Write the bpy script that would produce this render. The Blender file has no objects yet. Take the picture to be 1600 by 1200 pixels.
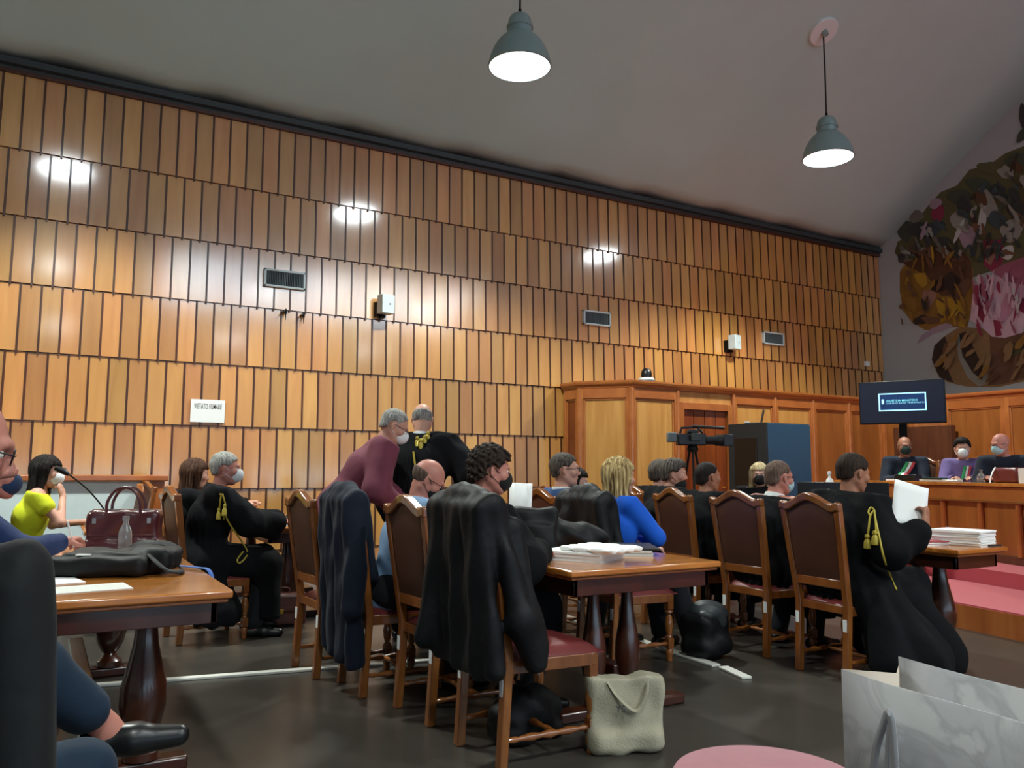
import bpy, math, random
import numpy as np
from mathutils import Vector, Matrix

C = bpy.context.scene.collection
R = math.radians
PI = math.pi

# ------------------------------------------------------------------ camera, world, exposure
scn = bpy.context.scene
cam_data = bpy.data.cameras.new('camera')
cam_data.sensor_width = 36.0
cam_data.lens = 1262.0 / 1600.0 * 36.0
cam_data.clip_end = 200
cam = bpy.data.objects.new('camera', cam_data)
C.objects.link(cam)
PITCH = math.atan(135 / 1262.0)
fw = Vector((.5 * math.cos(PITCH), math.sqrt(.75) * math.cos(PITCH), math.sin(PITCH)))
rt = Vector((math.sqrt(.75), -.5, 0))
up = rt.cross(fw)
ROLL = .006
r2 = rt * math.cos(ROLL) + up * math.sin(ROLL)
u2 = up * math.cos(ROLL) - rt * math.sin(ROLL)
m = Matrix((r2, u2, -fw)).transposed().to_4x4()
m.translation = Vector((0, 0, 1.25))
cam.matrix_world = m
scn.camera = cam

world = bpy.data.worlds.new('hall_ambient')
scn.world = world
world.use_nodes = True
world.node_tree.nodes['Background'].inputs[0].default_value = (.62, .72, .78, 1)
world.node_tree.nodes['Background'].inputs[1].default_value = .10
scn.view_settings.view_transform = 'Standard'
scn.view_settings.look = 'None'
scn.view_settings.gamma = 1
scn.view_settings.use_curve_mapping = False
scn.view_settings.exposure = 0.0
LAMP_POWER = 1150
LENS_GLOW = 24
FILL_WINDOW_GLOW = 2.6
SKY_GLOW = 7.5
random.seed(7)
np.random.seed(7)

# ------------------------------------------------------------------ materials
def srgb(h):
    h = h.lstrip('#')
    v = [int(h[i:i + 2], 16) / 255 for i in (0, 2, 4)]
    return tuple([(c / 12.92 if c <= .04045 else ((c + .055) / 1.055) ** 2.4) for c in v] + [1])

def new_mat(name):
    mt = bpy.data.materials.new(name); mt.use_nodes = True
    nt = mt.node_tree
    return mt, nt, nt.nodes['Principled BSDF']

def mul(c, f): return (c[0] * f, c[1] * f, c[2] * f, 1)

def plain(name, col, rough=.6, metal=0, noise=.12, scale=8, bump=0, bscale=60, coat=0, spec=.5, sheen=0):
    col = srgb(col) if isinstance(col, str) else col
    mt, nt, b = new_mat(name)
    N, L = nt.nodes, nt.links
    tc = N.new('ShaderNodeTexCoord')
    nz = N.new('ShaderNodeTexNoise'); nz.inputs['Scale'].default_value = scale; nz.inputs['Detail'].default_value = 4
    L.new(tc.outputs['Object'], nz.inputs['Vector'])
    mx = N.new('ShaderNodeMix'); mx.data_type = 'RGBA'
    mx.inputs[6].default_value = mul(col, 1 - noise); mx.inputs[7].default_value = mul(col, 1 + noise)
    L.new(nz.outputs['Fac'], mx.inputs[0]); L.new(mx.outputs[2], b.inputs['Base Color'])
    b.inputs['Roughness'].default_value = rough; b.inputs['Metallic'].default_value = metal
    b.inputs['Coat Weight'].default_value = coat; b.inputs['Specular IOR Level'].default_value = spec
    b.inputs['Sheen Weight'].default_value = sheen
    if bump:
        n2 = N.new('ShaderNodeTexNoise'); n2.inputs['Scale'].default_value = bscale; n2.inputs['Detail'].default_value = 3
        L.new(tc.outputs['Object'], n2.inputs['Vector'])
        bp = N.new('ShaderNodeBump'); bp.inputs['Strength'].default_value = bump; bp.inputs['Distance'].default_value = .01
        L.new(n2.outputs['Fac'], bp.inputs['Height']); L.new(bp.outputs['Normal'], b.inputs['Normal'])
    return mt

def wood(name, c1, c2, rough=.3, scale=(14, 14, 1.2), isl=.5, coat=.3, spec=.5):
    c1, c2 = srgb(c1), srgb(c2)
    mt, nt, b = new_mat(name)
    N, L = nt.nodes, nt.links
    tc = N.new('ShaderNodeTexCoord'); ge = N.new('ShaderNodeNewGeometry')
    mp = N.new('ShaderNodeMapping'); mp.inputs['Scale'].default_value = scale
    off = N.new('ShaderNodeMath'); off.operation = 'MULTIPLY'; off.inputs[1].default_value = 37.0
    L.new(ge.outputs['Random Per Island'], off.inputs[0])
    cb = N.new('ShaderNodeCombineXYZ')
    for i in range(3): L.new(off.outputs[0], cb.inputs[i])
    L.new(tc.outputs['Object'], mp.inputs['Vector']); L.new(cb.outputs[0], mp.inputs['Location'])
    nz = N.new('ShaderNodeTexNoise'); nz.inputs['Scale'].default_value = 1.0; nz.inputs['Detail'].default_value = 5
    nz.inputs['Distortion'].default_value = .6
    L.new(mp.outputs[0], nz.inputs['Vector'])
    mx = N.new('ShaderNodeMix'); mx.data_type = 'RGBA'
    mx.inputs[6].default_value = c1; mx.inputs[7].default_value = c2
    mr = N.new('ShaderNodeMapRange'); mr.inputs[1].default_value = .3; mr.inputs[2].default_value = .7
    L.new(nz.outputs['Fac'], mr.inputs[0]); L.new(mr.outputs[0], mx.inputs[0])
    # each board its own tone
    hv = N.new('ShaderNodeHueSaturation')
    v = N.new('ShaderNodeMapRange'); v.inputs[3].default_value = 1 - isl * .55; v.inputs[4].default_value = 1 + isl * .35
    L.new(ge.outputs['Random Per Island'], v.inputs[0]); L.new(v.outputs[0], hv.inputs['Value'])
    fr = N.new('ShaderNodeMath'); fr.operation = 'MULTIPLY'; fr.inputs[1].default_value = 7.31
    f2 = N.new('ShaderNodeMath'); f2.operation = 'FRACT'
    L.new(ge.outputs['Random Per Island'], fr.inputs[0]); L.new(fr.outputs[0], f2.inputs[0])
    h = N.new('ShaderNodeMapRange'); h.inputs[3].default_value = .5 - isl * .018; h.inputs[4].default_value = .5 + isl * .014
    L.new(f2.outputs[0], h.inputs[0]); L.new(h.outputs[0], hv.inputs['Hue'])
    L.new(mx.outputs[2], hv.inputs['Color']); L.new(hv.outputs[0], b.inputs['Base Color'])
    b.inputs['Roughness'].default_value = rough; b.inputs['Coat Weight'].default_value = coat
    b.inputs['Coat Roughness'].default_value = .12; b.inputs['Specular IOR Level'].default_value = spec
    return mt

def glow(name, col, s):
    mt, nt, b = new_mat(name)
    b.inputs['Base Color'].default_value = srgb(col); b.inputs['Emission Color'].default_value = srgb(col)
    b.inputs['Emission Strength'].default_value = s
    return mt

def hair_mat(name, c1, c2, sc=90):
    c1, c2 = srgb(c1), srgb(c2)
    mt, nt, b = new_mat(name); N, L = nt.nodes, nt.links
    tc = N.new('ShaderNodeTexCoord')
    mp = N.new('ShaderNodeMapping'); mp.inputs['Scale'].default_value = (sc, sc, sc * .12)
    nz = N.new('ShaderNodeTexNoise'); nz.inputs['Scale'].default_value = 1; nz.inputs['Detail'].default_value = 3
    L.new(tc.outputs['Object'], mp.inputs[0]); L.new(mp.outputs[0], nz.inputs['Vector'])
    mr = N.new('ShaderNodeMapRange'); mr.inputs[1].default_value = .35; mr.inputs[2].default_value = .65
    mx = N.new('ShaderNodeMix'); mx.data_type = 'RGBA'; mx.inputs[6].default_value = c1; mx.inputs[7].default_value = c2
    L.new(nz.outputs['Fac'], mr.inputs[0]); L.new(mr.outputs[0], mx.inputs[0]); L.new(mx.outputs[2], b.inputs['Base Color'])
    b.inputs['Roughness'].default_value = .75; b.inputs['Specular IOR Level'].default_value = .25
    bp = N.new('ShaderNodeBump'); bp.inputs['Strength'].default_value = .5; bp.inputs['Distance'].default_value = .004
    L.new(nz.outputs['Fac'], bp.inputs['Height']); L.new(bp.outputs['Normal'], b.inputs['Normal'])
    return mt

M = {}
M['wall_wood'] = wood('varnished_orange_planks', '#bd8142', '#cd934e', rough=.36, scale=(7, 7, .9), isl=.46, coat=1.0)
M['wall_wood'].node_tree.nodes['Principled BSDF'].inputs['Coat IOR'].default_value = 2.1
M['batten'] = wood('dark_brown_batten', '#3a1a0c', '#54260f', rough=.4, isl=.3)
M['panel_wood'] = wood('honey_panel_veneer', '#b8793a', '#d49a55', rough=.35, scale=(9, 9, .7), isl=.3, coat=.4)
M['red_wood'] = wood('reddish_mahogany', '#6a2c12', '#8d421b', rough=.35, scale=(9, 9, .8), isl=.3, coat=.4)
M['rail_wood'] = wood('orange_rail_wood', '#9c5626', '#b96e35', rough=.32, scale=(3, 3, 3), isl=.2, coat=.5)
M['chair_wood'] = wood('glossy_walnut_frame', '#6e3c18', '#8f5526', rough=.25, scale=(10, 10, 3), isl=.3, coat=.8)
M['table_wood'] = wood('glossy_table_veneer', '#a85f22', '#cc8338', rough=.22, scale=(2, 12, 2), isl=.15, coat=.8)
M['dark_leg'] = wood('dark_turned_wood', '#2e140b', '#4a2112', rough=.3, scale=(6, 6, 2), isl=.2, coat=.6)
M['bench_wood'] = wood('bench_cherry_veneer', '#8a4a1e', '#ab6630', rough=.32, scale=(6, 6, .8), isl=.3, coat=.5)
M['niche_wood'] = wood('brown_recess_panel', '#4a2814', '#65391f', rough=.5, isl=.2)
M['leather_brown'] = plain('dark_brown_leather', '#4c2c1e', .42, noise=.15, bump=.15, bscale=220)
M['leather_red'] = plain('burgundy_seat_leather', '#6c2c2c', .32, noise=.15, bump=.12, bscale=160, coat=.3)
M['ceiling'] = plain('grey_plaster_ceiling', '#bfd6d0', .85, noise=.06, scale=1.2)
M['plaster'] = plain('pale_grey_plaster', '#a9adae', .85, noise=.05, scale=2)
M['floor'] = plain('dark_polished_stone', '#3f3b36', .28, noise=.35, scale=3, spec=.45)
M['carpet'] = plain('crimson_carpet', '#b0404c', .95, noise=.12, scale=120, bump=.3, bscale=400, sheen=.3)
M['dark_metal'] = plain('black_metal', '#181818', .4, metal=.6)
M['trim_dark'] = plain('dark_grey_trim', '#33383a', .5)
M['white_metal'] = plain('white_painted_metal', '#c9d6d6', .4)
M['grille'] = plain('grey_grille', '#5a6466', .5)
M['alu'] = plain('grey_green_lamp_metal', '#8fa5a4', .42, metal=.2, noise=.05)
M['cord'] = plain('black_cord', '#101010', .6)
M['white'] = plain('white_plastic', '#e6e8e6', .5, noise=.03)
M['paper'] = plain('white_paper', '#f0f0ee', .8, noise=.02)
M['paper_edge'] = plain('stacked_paper_edges', '#cfcfca', .8, noise=.2, scale=60)
M['ink'] = plain('black_ink', '#161616', .7)
M['gold'] = plain('brass_gold', '#c8a13c', .35, metal=.8)
M['gold_cord'] = plain('gold_green_silk_cord', '#b3a03c', .45, noise=.3, scale=80, metal=.25)
M['black_cloth'] = plain('black_robe_cloth', '#101114', .9, noise=.2, scale=5, bump=.4, bscale=22, spec=.15)
M['black_nylon'] = plain('black_nylon', '#0c0d10', .6, noise=.2, bump=.5, bscale=18, spec=.3)
M['black_plastic'] = plain('black_plastic', '#0f1012', .35)
M['screen_dark'] = plain('dark_screen_glass', '#0a0d18', .12)
M['blue_board'] = plain('blue_grey_panel', '#2c5470', .7, noise=.08)
M['black_board'] = plain('charcoal_panel', '#202223', .7)
M['tape'] = plain('white_cable_cover', '#d8d8d0', .5, noise=.1)
M['glass'] = plain('clear_plastic', '#dfe8ea', .1, noise=.02)
M['glass'].node_tree.nodes['Principled BSDF'].inputs['Transmission Weight'].default_value = .85

# ------------------------------------------------------------------ mesh helpers
class MB:
    """collects shapes, then builds them as one mesh object"""
    def __init__(s): s.v = []; s.f = []; s.mi = []; s.cur = 0
    def add(s, vs, fs):
        o = len(s.v); s.v += [tuple(p) for p in vs]
        s.f += [tuple(i + o for i in f) for f in fs]; s.mi += [s.cur] * len(fs)
        return s
    def mat(s, i): s.cur = i; return s
    def box(s, x0, x1, y0, y1, z0, z1, rot=None, about=None):
        vs = [Vector((x, y, z)) for x in (x0, x1) for y in (y0, y1) for z in (z0, z1)]
        if rot is not None:
            c = Vector(about) if about is not None else Vector(((x0 + x1) / 2, (y0 + y1) / 2, (z0 + z1) / 2))
            vs = [rot @ (v - c) + c for v in vs]
        return s.add(vs, [(0, 1, 3, 2), (4, 6, 7, 5), (0, 4, 5, 1), (2, 3, 7, 6), (0, 2, 6, 4), (1, 5, 7, 3)])
    def bar(s, a, b, w, d, upv=(0, 0, 1), w2=None, d2=None):
        a, b = Vector(a), Vector(b); t = (b - a).normalized(); u = Vector(upv)
        x = t.cross(u)
        if x.length < 1e-4: x = t.cross(Vector((1, 0, 0)))
        x.normalize(); y = x.cross(t)
        w2 = w2 or w; d2 = d2 or d
        vs = []
        for p, ww, dd in ((a, w, d), (b, w2, d2)):
            for sx, sy in ((-1, -1), (1, -1), (1, 1), (-1, 1)):
                vs.append(p + x * sx * ww / 2 + y * sy * dd / 2)
        return s.add(vs, [(0, 3, 2, 1), (4, 5, 6, 7), (0, 1, 5, 4), (1, 2, 6, 5), (2, 3, 7, 6), (3, 0, 4, 7)])
    def tube(s, pts, rad, n=10, flat=None, cap=True):
        pts = [Vector(p) for p in pts]; rs = rad if isinstance(rad, (list, tuple)) else [rad] * len(pts)
        vs, fs = [], []; pu = None
        for i, p in enumerate(pts):
            t = (pts[min(i + 1, len(pts) - 1)] - pts[max(i - 1, 0)]).normalized()
            if pu is None:
                pu = Vector((0, 0, 1)) if abs(t.z) < .9 else Vector((1, 0, 0))
            x = t.cross(pu).normalized(); pu = x.cross(t).normalized()
            for k in range(n):
                a = 2 * PI * k / n
                vs.append(p + x * math.cos(a) * rs[i] + pu * math.sin(a) * rs[i] * (flat or 1))
        for i in range(len(pts) - 1):
            for k in range(n):
                a, b = i * n + k, i * n + (k + 1) % n
                fs.append((a, b, b + n, a + n))
        if cap:
            fs.append(tuple(range(n))[::-1]); fs.append(tuple(range((len(pts) - 1) * n, len(pts) * n)))
        return s.add(vs, fs)
    def lathe(s, prof, c=(0, 0, 0), n=20, axis='z', cap=True):
        c = Vector(c); vs, fs = [], []
        for r, z in prof:
            for k in range(n):
                a = 2 * PI * k / n; x, y = math.cos(a) * r, math.sin(a) * r
                vs.append(c + {'z': Vector((x, y, z)), 'x': Vector((z, x, y)), 'y': Vector((y, z, x))}[axis])
        for i in range(len(prof) - 1):
            for k in range(n):
                a, b = i * n + k, i * n + (k + 1) % n
                fs.append((a, b, b + n, a + n))
        if cap:
            fs.append(tuple(range(n))[::-1]); fs.append(tuple(range((len(prof) - 1) * n, len(prof) * n)))
        return s.add(vs, fs)
    def prism(s, poly, h0, h1, plane='xy', fn=None):
        """extrude a 2D polygon; plane 'xy' -> along z, 'xz' -> along y, 'yz' -> along x"""
        def P(a, b, h):
            p = {'xy': (a, b, h), 'xz': (a, h, b), 'yz': (h, a, b)}[plane]
            return fn(p) if fn else p
        n = len(poly)
        vs = [P(a, b, h0) for a, b in poly] + [P(a, b, h1) for a, b in poly]
        fs = [tuple(range(n))[::-1], tuple(range(n, 2 * n))]
        fs += [(i, (i + 1) % n, (i + 1) % n + n, i + n) for i in range(n)]
        return s.add(vs, fs)
    def sphere(s, c, r, nu=14, nv=9):
        r = (r, r, r) if not isinstance(r, (tuple, list)) else r
        vs = [(c[0], c[1], c[2] + r[2])]
        for j in range(1, nv):
            a = PI * j / nv
            for i in range(nu):
                b = 2 * PI * i / nu
                vs.append((c[0] + r[0] * math.sin(a) * math.cos(b), c[1] + r[1] * math.sin(a) * math.sin(b), c[2] + r[2] * math.cos(a)))
        vs.append((c[0], c[1], c[2] - r[2])); fs = []
        for i in range(nu): fs.append((0, 1 + i, 1 + (i + 1) % nu))
        for j in range(nv - 2):
            for i in range(nu):
                a = 1 + j * nu + i; b = 1 + j * nu + (i + 1) % nu
                fs.append((a, a + nu, b + nu, b))
        l = len(vs) - 1; o = 1 + (nv - 2) * nu
        for i in range(nu): fs.append((o + (i + 1) % nu, o + i, l))
        return s.add(vs, fs)
    def grid(s, P, thick=0):
        """P: rows of points; optional thickness along the normal"""
        ny, nx = len(P), len(P[0])
        vs = [p for row in P for p in row]
        fs = [(j * nx + i, j * nx + i + 1, (j + 1) * nx + i + 1, (j + 1) * nx + i) for j in range(ny - 1) for i in range(nx - 1)]
        return s.add(vs, fs)
    def build(s, name, mats, parent=None, bevel=0, smooth=True, solid=0, sub=0, angle=35, loc=None, rotz=None):
        me = bpy.data.meshes.new(name)
        me.from_pydata(s.v, [], s.f); me.validate(); me.update()
        mats = mats if isinstance(mats, (list, tuple)) else [mats]
        for x in mats: me.materials.append(M[x] if isinstance(x, str) else x)
        if len(mats) > 1 and len(me.polygons) == len(s.mi): me.polygons.foreach_set('material_index', s.mi)
        import bmesh
        bm = bmesh.new(); bm.from_mesh(me); bmesh.ops.recalc_face_normals(bm, faces=bm.faces); bm.to_mesh(me); bm.free()
        if smooth:
            me.polygons.foreach_set('use_smooth', [True] * len(me.polygons))
            if angle < 180: me.set_sharp_from_angle(angle=R(angle))
        o = bpy.data.objects.new(name, me); C.objects.link(o)
        if loc is not None: o.location = loc
        if rotz is not None: o.rotation_euler[2] = rotz
        if parent is not None: o.parent = parent
        if solid:
            md = o.modifiers.new('thick', 'SOLIDIFY'); md.thickness = solid; md.offset = 0
        if bevel:
            md = o.modifiers.new('bevel', 'BEVEL'); md.width = bevel; md.segments = 2; md.limit_method = 'ANGLE'; md.angle_limit = R(40)
        if sub:
            md = o.modifiers.new('sub', 'SUBSURF'); md.levels = sub; md.render_levels = sub
        return o

def tag(o, label=None, cat=None, group=None, kind=None):
    if label: o['label'] = label
    if cat: o['category'] = cat
    if group: o['group'] = group
    if kind: o['kind'] = kind
    return o

def thing(name, label, cat, loc=(0, 0, 0), rotz=0, group=None):
    o = bpy.data.objects.new(name, None); C.objects.link(o)
    o.empty_display_size = .1; o.location = loc; o.rotation_euler = (0, 0, rotz)
    return tag(o, label, cat, group)

def dup(root, loc, rotz=0, label=None, group=None):
    r = root.copy(); C.objects.link(r); r.location = loc; r.rotation_euler = (0, 0, rotz)
    if label: r['label'] = label
    if group: r['group'] = group
    for ch in list(root.children):
        c = ch.copy(); C.objects.link(c); c.parent = r
        for g in list(ch.children):
            d = g.copy(); C.objects.link(d); d.parent = c
    return r

def struct(o): o['kind'] = 'structure'; return o

def text_obj(name, body, size, mat, parent, loc, rot, extrude=.001, bold_x=1.0, align='CENTER'):
    cu = bpy.data.curves.new(name, 'FONT'); cu.body = body; cu.size = size; cu.extrude = extrude
    cu.align_x = align; cu.align_y = 'CENTER'; cu.offset = size * .003; cu.space_character = 1.12
    o = bpy.data.objects.new(name, cu); C.objects.link(o)
    cu.materials.append(M[mat] if isinstance(mat, str) else mat)
    bpy.context.view_layer.update()
    me = bpy.data.meshes.new_from_object(o.evaluated_get(bpy.context.evaluated_depsgraph_get()))
    bpy.data.objects.remove(o); me.name = name
    o = bpy.data.objects.new(name, me); C.objects.link(o)
    o.location = loc; o.rotation_euler = rot; o.scale = (bold_x, 1, 1)
    if parent is not None: o.parent = parent
    return o
# ------------------------------------------------------------------ the room shell
WY = 9.75        # the panelled wall
FX = 13.88       # the wall with the mural
BX = -7.0; RY = -11.0
TOPZ = 5.52

def vault(y):
    """ceiling height over the floor at y"""
    pts = [(-11, 6.2), (-9, 7.9), (-6, 9.3), (-2, 10.2), (2, 9.9), (4.5, 9.0), (7.16, 7.44), (8.71, 6.35), (WY, TOPZ)]
    for (a, ha), (b, hb) in zip(pts, pts[1:]):
        if y <= b: return ha + (hb - ha) * (y - a) / (b - a)
    return pts[-1][1]

struct(MB().box(BX, 15, RY, WY + .3, -.1, 0).build('floor', 'floor', smooth=False))

# panelled side wall: backing, rows of leaning planks, dark battens in the joints
struct(MB().box(BX, FX + .3, WY + .06, WY + .25, 0, 5.6).build('wall_left', 'batten', smooth=False))
PW = .1935; RH = .7165
pl, bt = MB(), MB()
for row in range(8):
    z1 = 5.32 - RH * row; z0 = z1 - RH
    if z1 < .2: continue
    z0 = max(z0, .1)
    if row == 0: z1 = 5.425
    offx = (row % 2) * PW / 2 + .035
    n0 = int((BX - FX) / PW)
    for k in range(n0, 1):
        x0 = FX + offx + k * PW - .002; x1 = x0 + PW
        if x1 < -4.2: continue
        a, b = x0 + .011, min(x1 - .011, FX - .01)
        if b - a < .02: continue
        j = random.uniform(-.0012, .0012); j2 = random.uniform(-.0012, .0012)
        yb, yt = WY + .002, WY + .024
        vs = [(a, yb + j, z0 + .004), (b, yb + j2, z0 + .004), (b, yt + j2, z1 - .004), (a, yt + j, z1 - .004),
              (a, WY + .06, z0 + .004), (b, WY + .06, z0 + .004), (b, WY + .06, z1 - .004), (a, WY + .06, z1 - .004)]
        pl.add(vs, [(0, 1, 2, 3), (0, 4, 5, 1), (3, 2, 6, 7), (0, 3, 7, 4), (1, 5, 6, 2)])
        if x0 < FX - .02:
            w = .0085
            vs = [(x0 - w, WY - .006, z0 - .02), (x0 + w, WY - .006, z0 - .02), (x0 + w, WY + .012, z1 + .03), (x0 - w, WY + .012, z1 + .03),
                  (x0 - w, WY + .05, z0 - .02), (x0 + w, WY + .05, z0 - .02), (x0 + w, WY + .05, z1 + .03), (x0 - w, WY + .05, z1 + .03)]
            bt.add(vs, [(0, 1, 2, 3), (0, 4, 5, 1), (3, 2, 6, 7), (0, 3, 7, 4), (1, 5, 6, 2)])
wp = struct(pl.build('wall_left_planks', 'wall_wood', smooth=False))
struct(bt.build('wall_left_battens', 'batten', smooth=False))
# dark rail under the ceiling
t = MB()
t.prism([(WY - .07, TOPZ - .02), (WY - .07, TOPZ + .05), (WY + .1, TOPZ + .05), (WY + .1, TOPZ - .06), (WY - .01, TOPZ - .06), (WY - .01, TOPZ - .03)], BX, FX, 'yz')
struct(t.build('trim_1', 'trim_dark', smooth=False))
t = MB().box(BX, FX, WY - .02, WY + .06, TOPZ - .095, TOPZ - .06)
struct(t.build('trim_2', 'batten', smooth=False))

# curved ceiling, made of slightly folded bays
c = MB()
ys = [RY - .3] + list(np.arange(-10.5, 9.6, .5)) + [WY + .12]
xs = [BX]
bay = 1.62; x = FX + .2 - 18 * bay
pts = []
xx = FX + .2
while xx > BX:
    pts.append((xx, 0.0)); pts.append((xx - bay * .72, .055)); xx -= bay
pts.append((BX - .2, 0.0)); pts = pts[::-1]
P = [[(px, y, vault(min(max(y, RY), WY)) + dz + (.04 if y >= WY else 0)) for px, dz in pts] for y in ys]
c.grid(P)
co = struct(c.build('ceiling', 'ceiling', smooth=True, angle=30, solid=.02))
# wall with the mural, gable shaped
g = [(RY - .2, 0), (WY + .25, 0), (WY + .25, TOPZ)] + [(y, vault(y) + .08) for y in (WY, 8.71, 7.16, 4.5, 2, -2, -6, -9, -11)]
struct(MB().prism(g, FX, FX + .2, 'yz').build('wall_far', 'plaster', smooth=False))
struct(MB().prism(g, BX - .2, BX, 'yz').build('wall_back', 'plaster', smooth=False))
# opposite wall with unseen windows added to brighten the ceiling, and a strip of skylights on that side of the vault
struct(MB().box(BX, FX, RY - .2, RY, 0, .3).box(BX, FX, RY - .2, RY, 2.5, 6.4).build('wall_right', 'plaster', smooth=False))
M['window_glow'] = glow('daylit_frosted_glass', '#bcd6ee', FILL_WINDOW_GLOW)  # fill light for the ceiling, from panes added out of view
M['sky_glow'] = glow('daylit_skylight_glass', '#d6e6f2', SKY_GLOW)
ww = (FX - BX) / 9
for i in range(9):
    x0 = BX + i * ww; x1 = x0 + ww
    w = MB().box(x0, x1, RY - .16, RY + .02, .3, .4).box(x0, x1, RY - .16, RY + .02, 2.4, 2.5).box(x0, x0 + .08, RY - .16, RY + .02, .4, 2.4).box(x1 - .08, x1, RY - .16, RY + .02, .4, 2.4)
    w.mat(1).box(x0 + .08, x1 - .08, RY - .1, RY - .08, .4, 2.4)
    struct(w.build('window_%d' % (i + 1), ['white_metal', 'window_glow'], smooth=False))
def slab(mb, x0, x1, y0, y1, d0, d1):
    zf = lambda y: 9.3 - (-6 - y) * (1.4 / 3)
    vs = [(x, y, zf(y) - d) for x in (x0, x1) for y in (y0, y1) for d in (d1, d0)]
    mb.add(vs, [(0, 1, 3, 2), (4, 6, 7, 5), (0, 4, 5, 1), (2, 3, 7, 6), (0, 2, 6, 4), (1, 5, 7, 3)])
for i in range(5):
    x0 = 2.9 + i * 2.16; x1 = x0 + 2.12; w = MB()
    for q in ((x0, x1, -8.9, -8.8), (x0, x1, -6.6, -6.5), (x0, x0 + .07, -8.8, -6.6), (x1 - .07, x1, -8.8, -6.6)): slab(w, *q, .0, .12)
    w.mat(1); slab(w, x0 + .07, x1 - .07, -8.8, -6.6, .07, .09)
    struct(w.build('window_%d' % (i + 10), ['white_metal', 'sky_glow'], smooth=False))

# ------------------------------------------------------------------ pendant lamps
def make_lamp():
    t = thing('pendant_lamp', 'x', 'lamp')
    # bell shade: rim at z=0
    prof = [(.335, 0), (.345, .01), (.338, .03), (.325, .09), (.29, .19), (.235, .28), (.17, .345), (.135, .37),
            (.13, .372), (.125, .365), (.16, .33), (.225, .265), (.28, .18), (.315, .09), (.325, .03), (.325, 0), (.335, 0)]
    MB().lathe(prof, n=40, cap=False).build('shade', 'alu', t, angle=60)
    MB().lathe([(.02, .60), (.07, .595), (.105, .57), (.125, .53), (.13, .47), (.145, .465), (.145, .44), (.132, .435), (.132, .37), (.02, .36)], n=32).build('housing', 'alu', t, angle=50)
    MB().lathe([(.324, .022), (.324, .016), (.31, .006), (.22, -.014), (.1, -.024), (.001, -.028)], n=40, cap=False).build('lens', glow('lamp_lens_glow', '#f2fbff', LENS_GLOW), t)
    MB().tube([(0, 0, .59), (0, 0, .66)], .018).build('hook', 'dark_metal', t)
    return t
LAMPS = [(.05, 7.15, 5.5), (4.2, 7.15, 5.57), (9.15, 7.15, 5.56), (-4.4, 7.15, 5.5),
         (.05, -1.5, 6.6), (4.65, -1.5, 6.6), (9.2, -1.5, 6.6), (4.65, -6, 6.2), (9.2, -6, 6.2), (.05, -6, 6.2)]
LABS = ['round grey bell pendant lamp hanging near the back of the panelled wall',
        'glowing bell pendant lamp hanging above the standing men, its cord leaving the picture',
        'bell pendant lamp with its whole cord and ceiling plate showing, nearer the mural']
lamp0 = make_lamp()
lamps = [lamp0] + [dup(lamp0, p) for p in LAMPS[1:]]
for i, p in enumerate(LAMPS):
    lab = LABS[i] if i < 3 else 'bell pendant lamp in a row behind the camera, number of rows away'
    L_ = lamps[i]
    L_.location = p; L_['label'] = lab; L_['group'] = 'bell pendant lamps over the hall'
    if i > 2: L_['label'] = ['', '', '', 'bell pendant lamp beyond the back end of the panelled wall', 'bell pendant lamp in the middle row towards the back wall', 'bell pendant lamp in the middle of the hall ceiling', 'bell pendant lamp in the middle row towards the mural', 'bell pendant lamp by the middle clerestory windows', 'bell pendant lamp by the clerestory windows towards the mural', 'bell pendant lamp by the clerestory windows towards the back'][i]
    zt = vault(p[1]) - .02
    MB().tube([(0, 0, .65), (.004, 0, (zt - p[2]) * .5 + .3), (0, 0, zt - p[2])], .011).build('cord', 'cord', L_)
    a = -math.atan2(vault(p[1] + .1) - vault(p[1] - .1), .2) 
    cr = MB().lathe([(.001, -.03), (.20, -.03), (.21, -.02), (.21, .02), (.001, .02)], n=28).build('ceiling_plate', 'white', L_)
    cr.location = (0, 0, zt - p[2] - .01); cr.rotation_euler = (-a if False else math.atan2(vault(p[1] + .1) - vault(p[1] - .1), .2), 0, 0)
    MB().lathe([(.001, -.09), (.035, -.09), (.05, -.05), (.05, -.02), (.001, -.02)], n=16).build('cord_grip', 'alu', cr)
    ld = bpy.data.lights.new('lamp_beam', 'SPOT'); ld.energy = LAMP_POWER * (1.0 if i < 4 else .8); ld.spot_size = R(124); ld.spot_blend = .4
    ld.shadow_soft_size = .2; ld.color = (.94, 1.0, .92)
    lo = bpy.data.objects.new('lamp_beam', ld); C.objects.link(lo); lo.parent = L_; lo.location = (0, 0, -.06)

# ------------------------------------------------------------------ things on the panelled wall
YF = WY - .004
def make_vent(w, h):
    t = thing('wall_vent', 'x', 'vent')
    f = MB()
    f.box(-w / 2, w / 2, -.03, .03, h / 2 - .025, h / 2).box(-w / 2, w / 2, -.03, .03, -h / 2, -h / 2 + .025)
    f.box(-w / 2, -w / 2 + .025, -.03, .03, -h / 2, h / 2).box(w / 2 - .025, w / 2, -.03, .03, -h / 2, h / 2)
    f.build('frame', 'white_metal', t, bevel=.004)
    MB().box(-w / 2 + .02, w / 2 - .02, .005, .02, -h / 2 + .02, h / 2 - .02).build('backing', 'black_board', t)
    g = MB(); n = 22
    for i in range(n):
        x = -w / 2 + .035 + (w - .07) * i / (n - 1)
        g.box(x - .004, x + .004, -.02, .006, -h / 2 + .02, h / 2 - .02)
    g.build('slats', 'grille', t)
    return t
v0 = make_vent(.5, .22)
v0.location = (2.42, YF, 3.545); v0['label'] = 'white framed ventilation grille over the two dark clips'; v0['group'] = 'ventilation grilles'
dup(v0, (7.09, YF, 3.53), 0, 'white framed ventilation grille above the black dome on the wooden booth')
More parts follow.
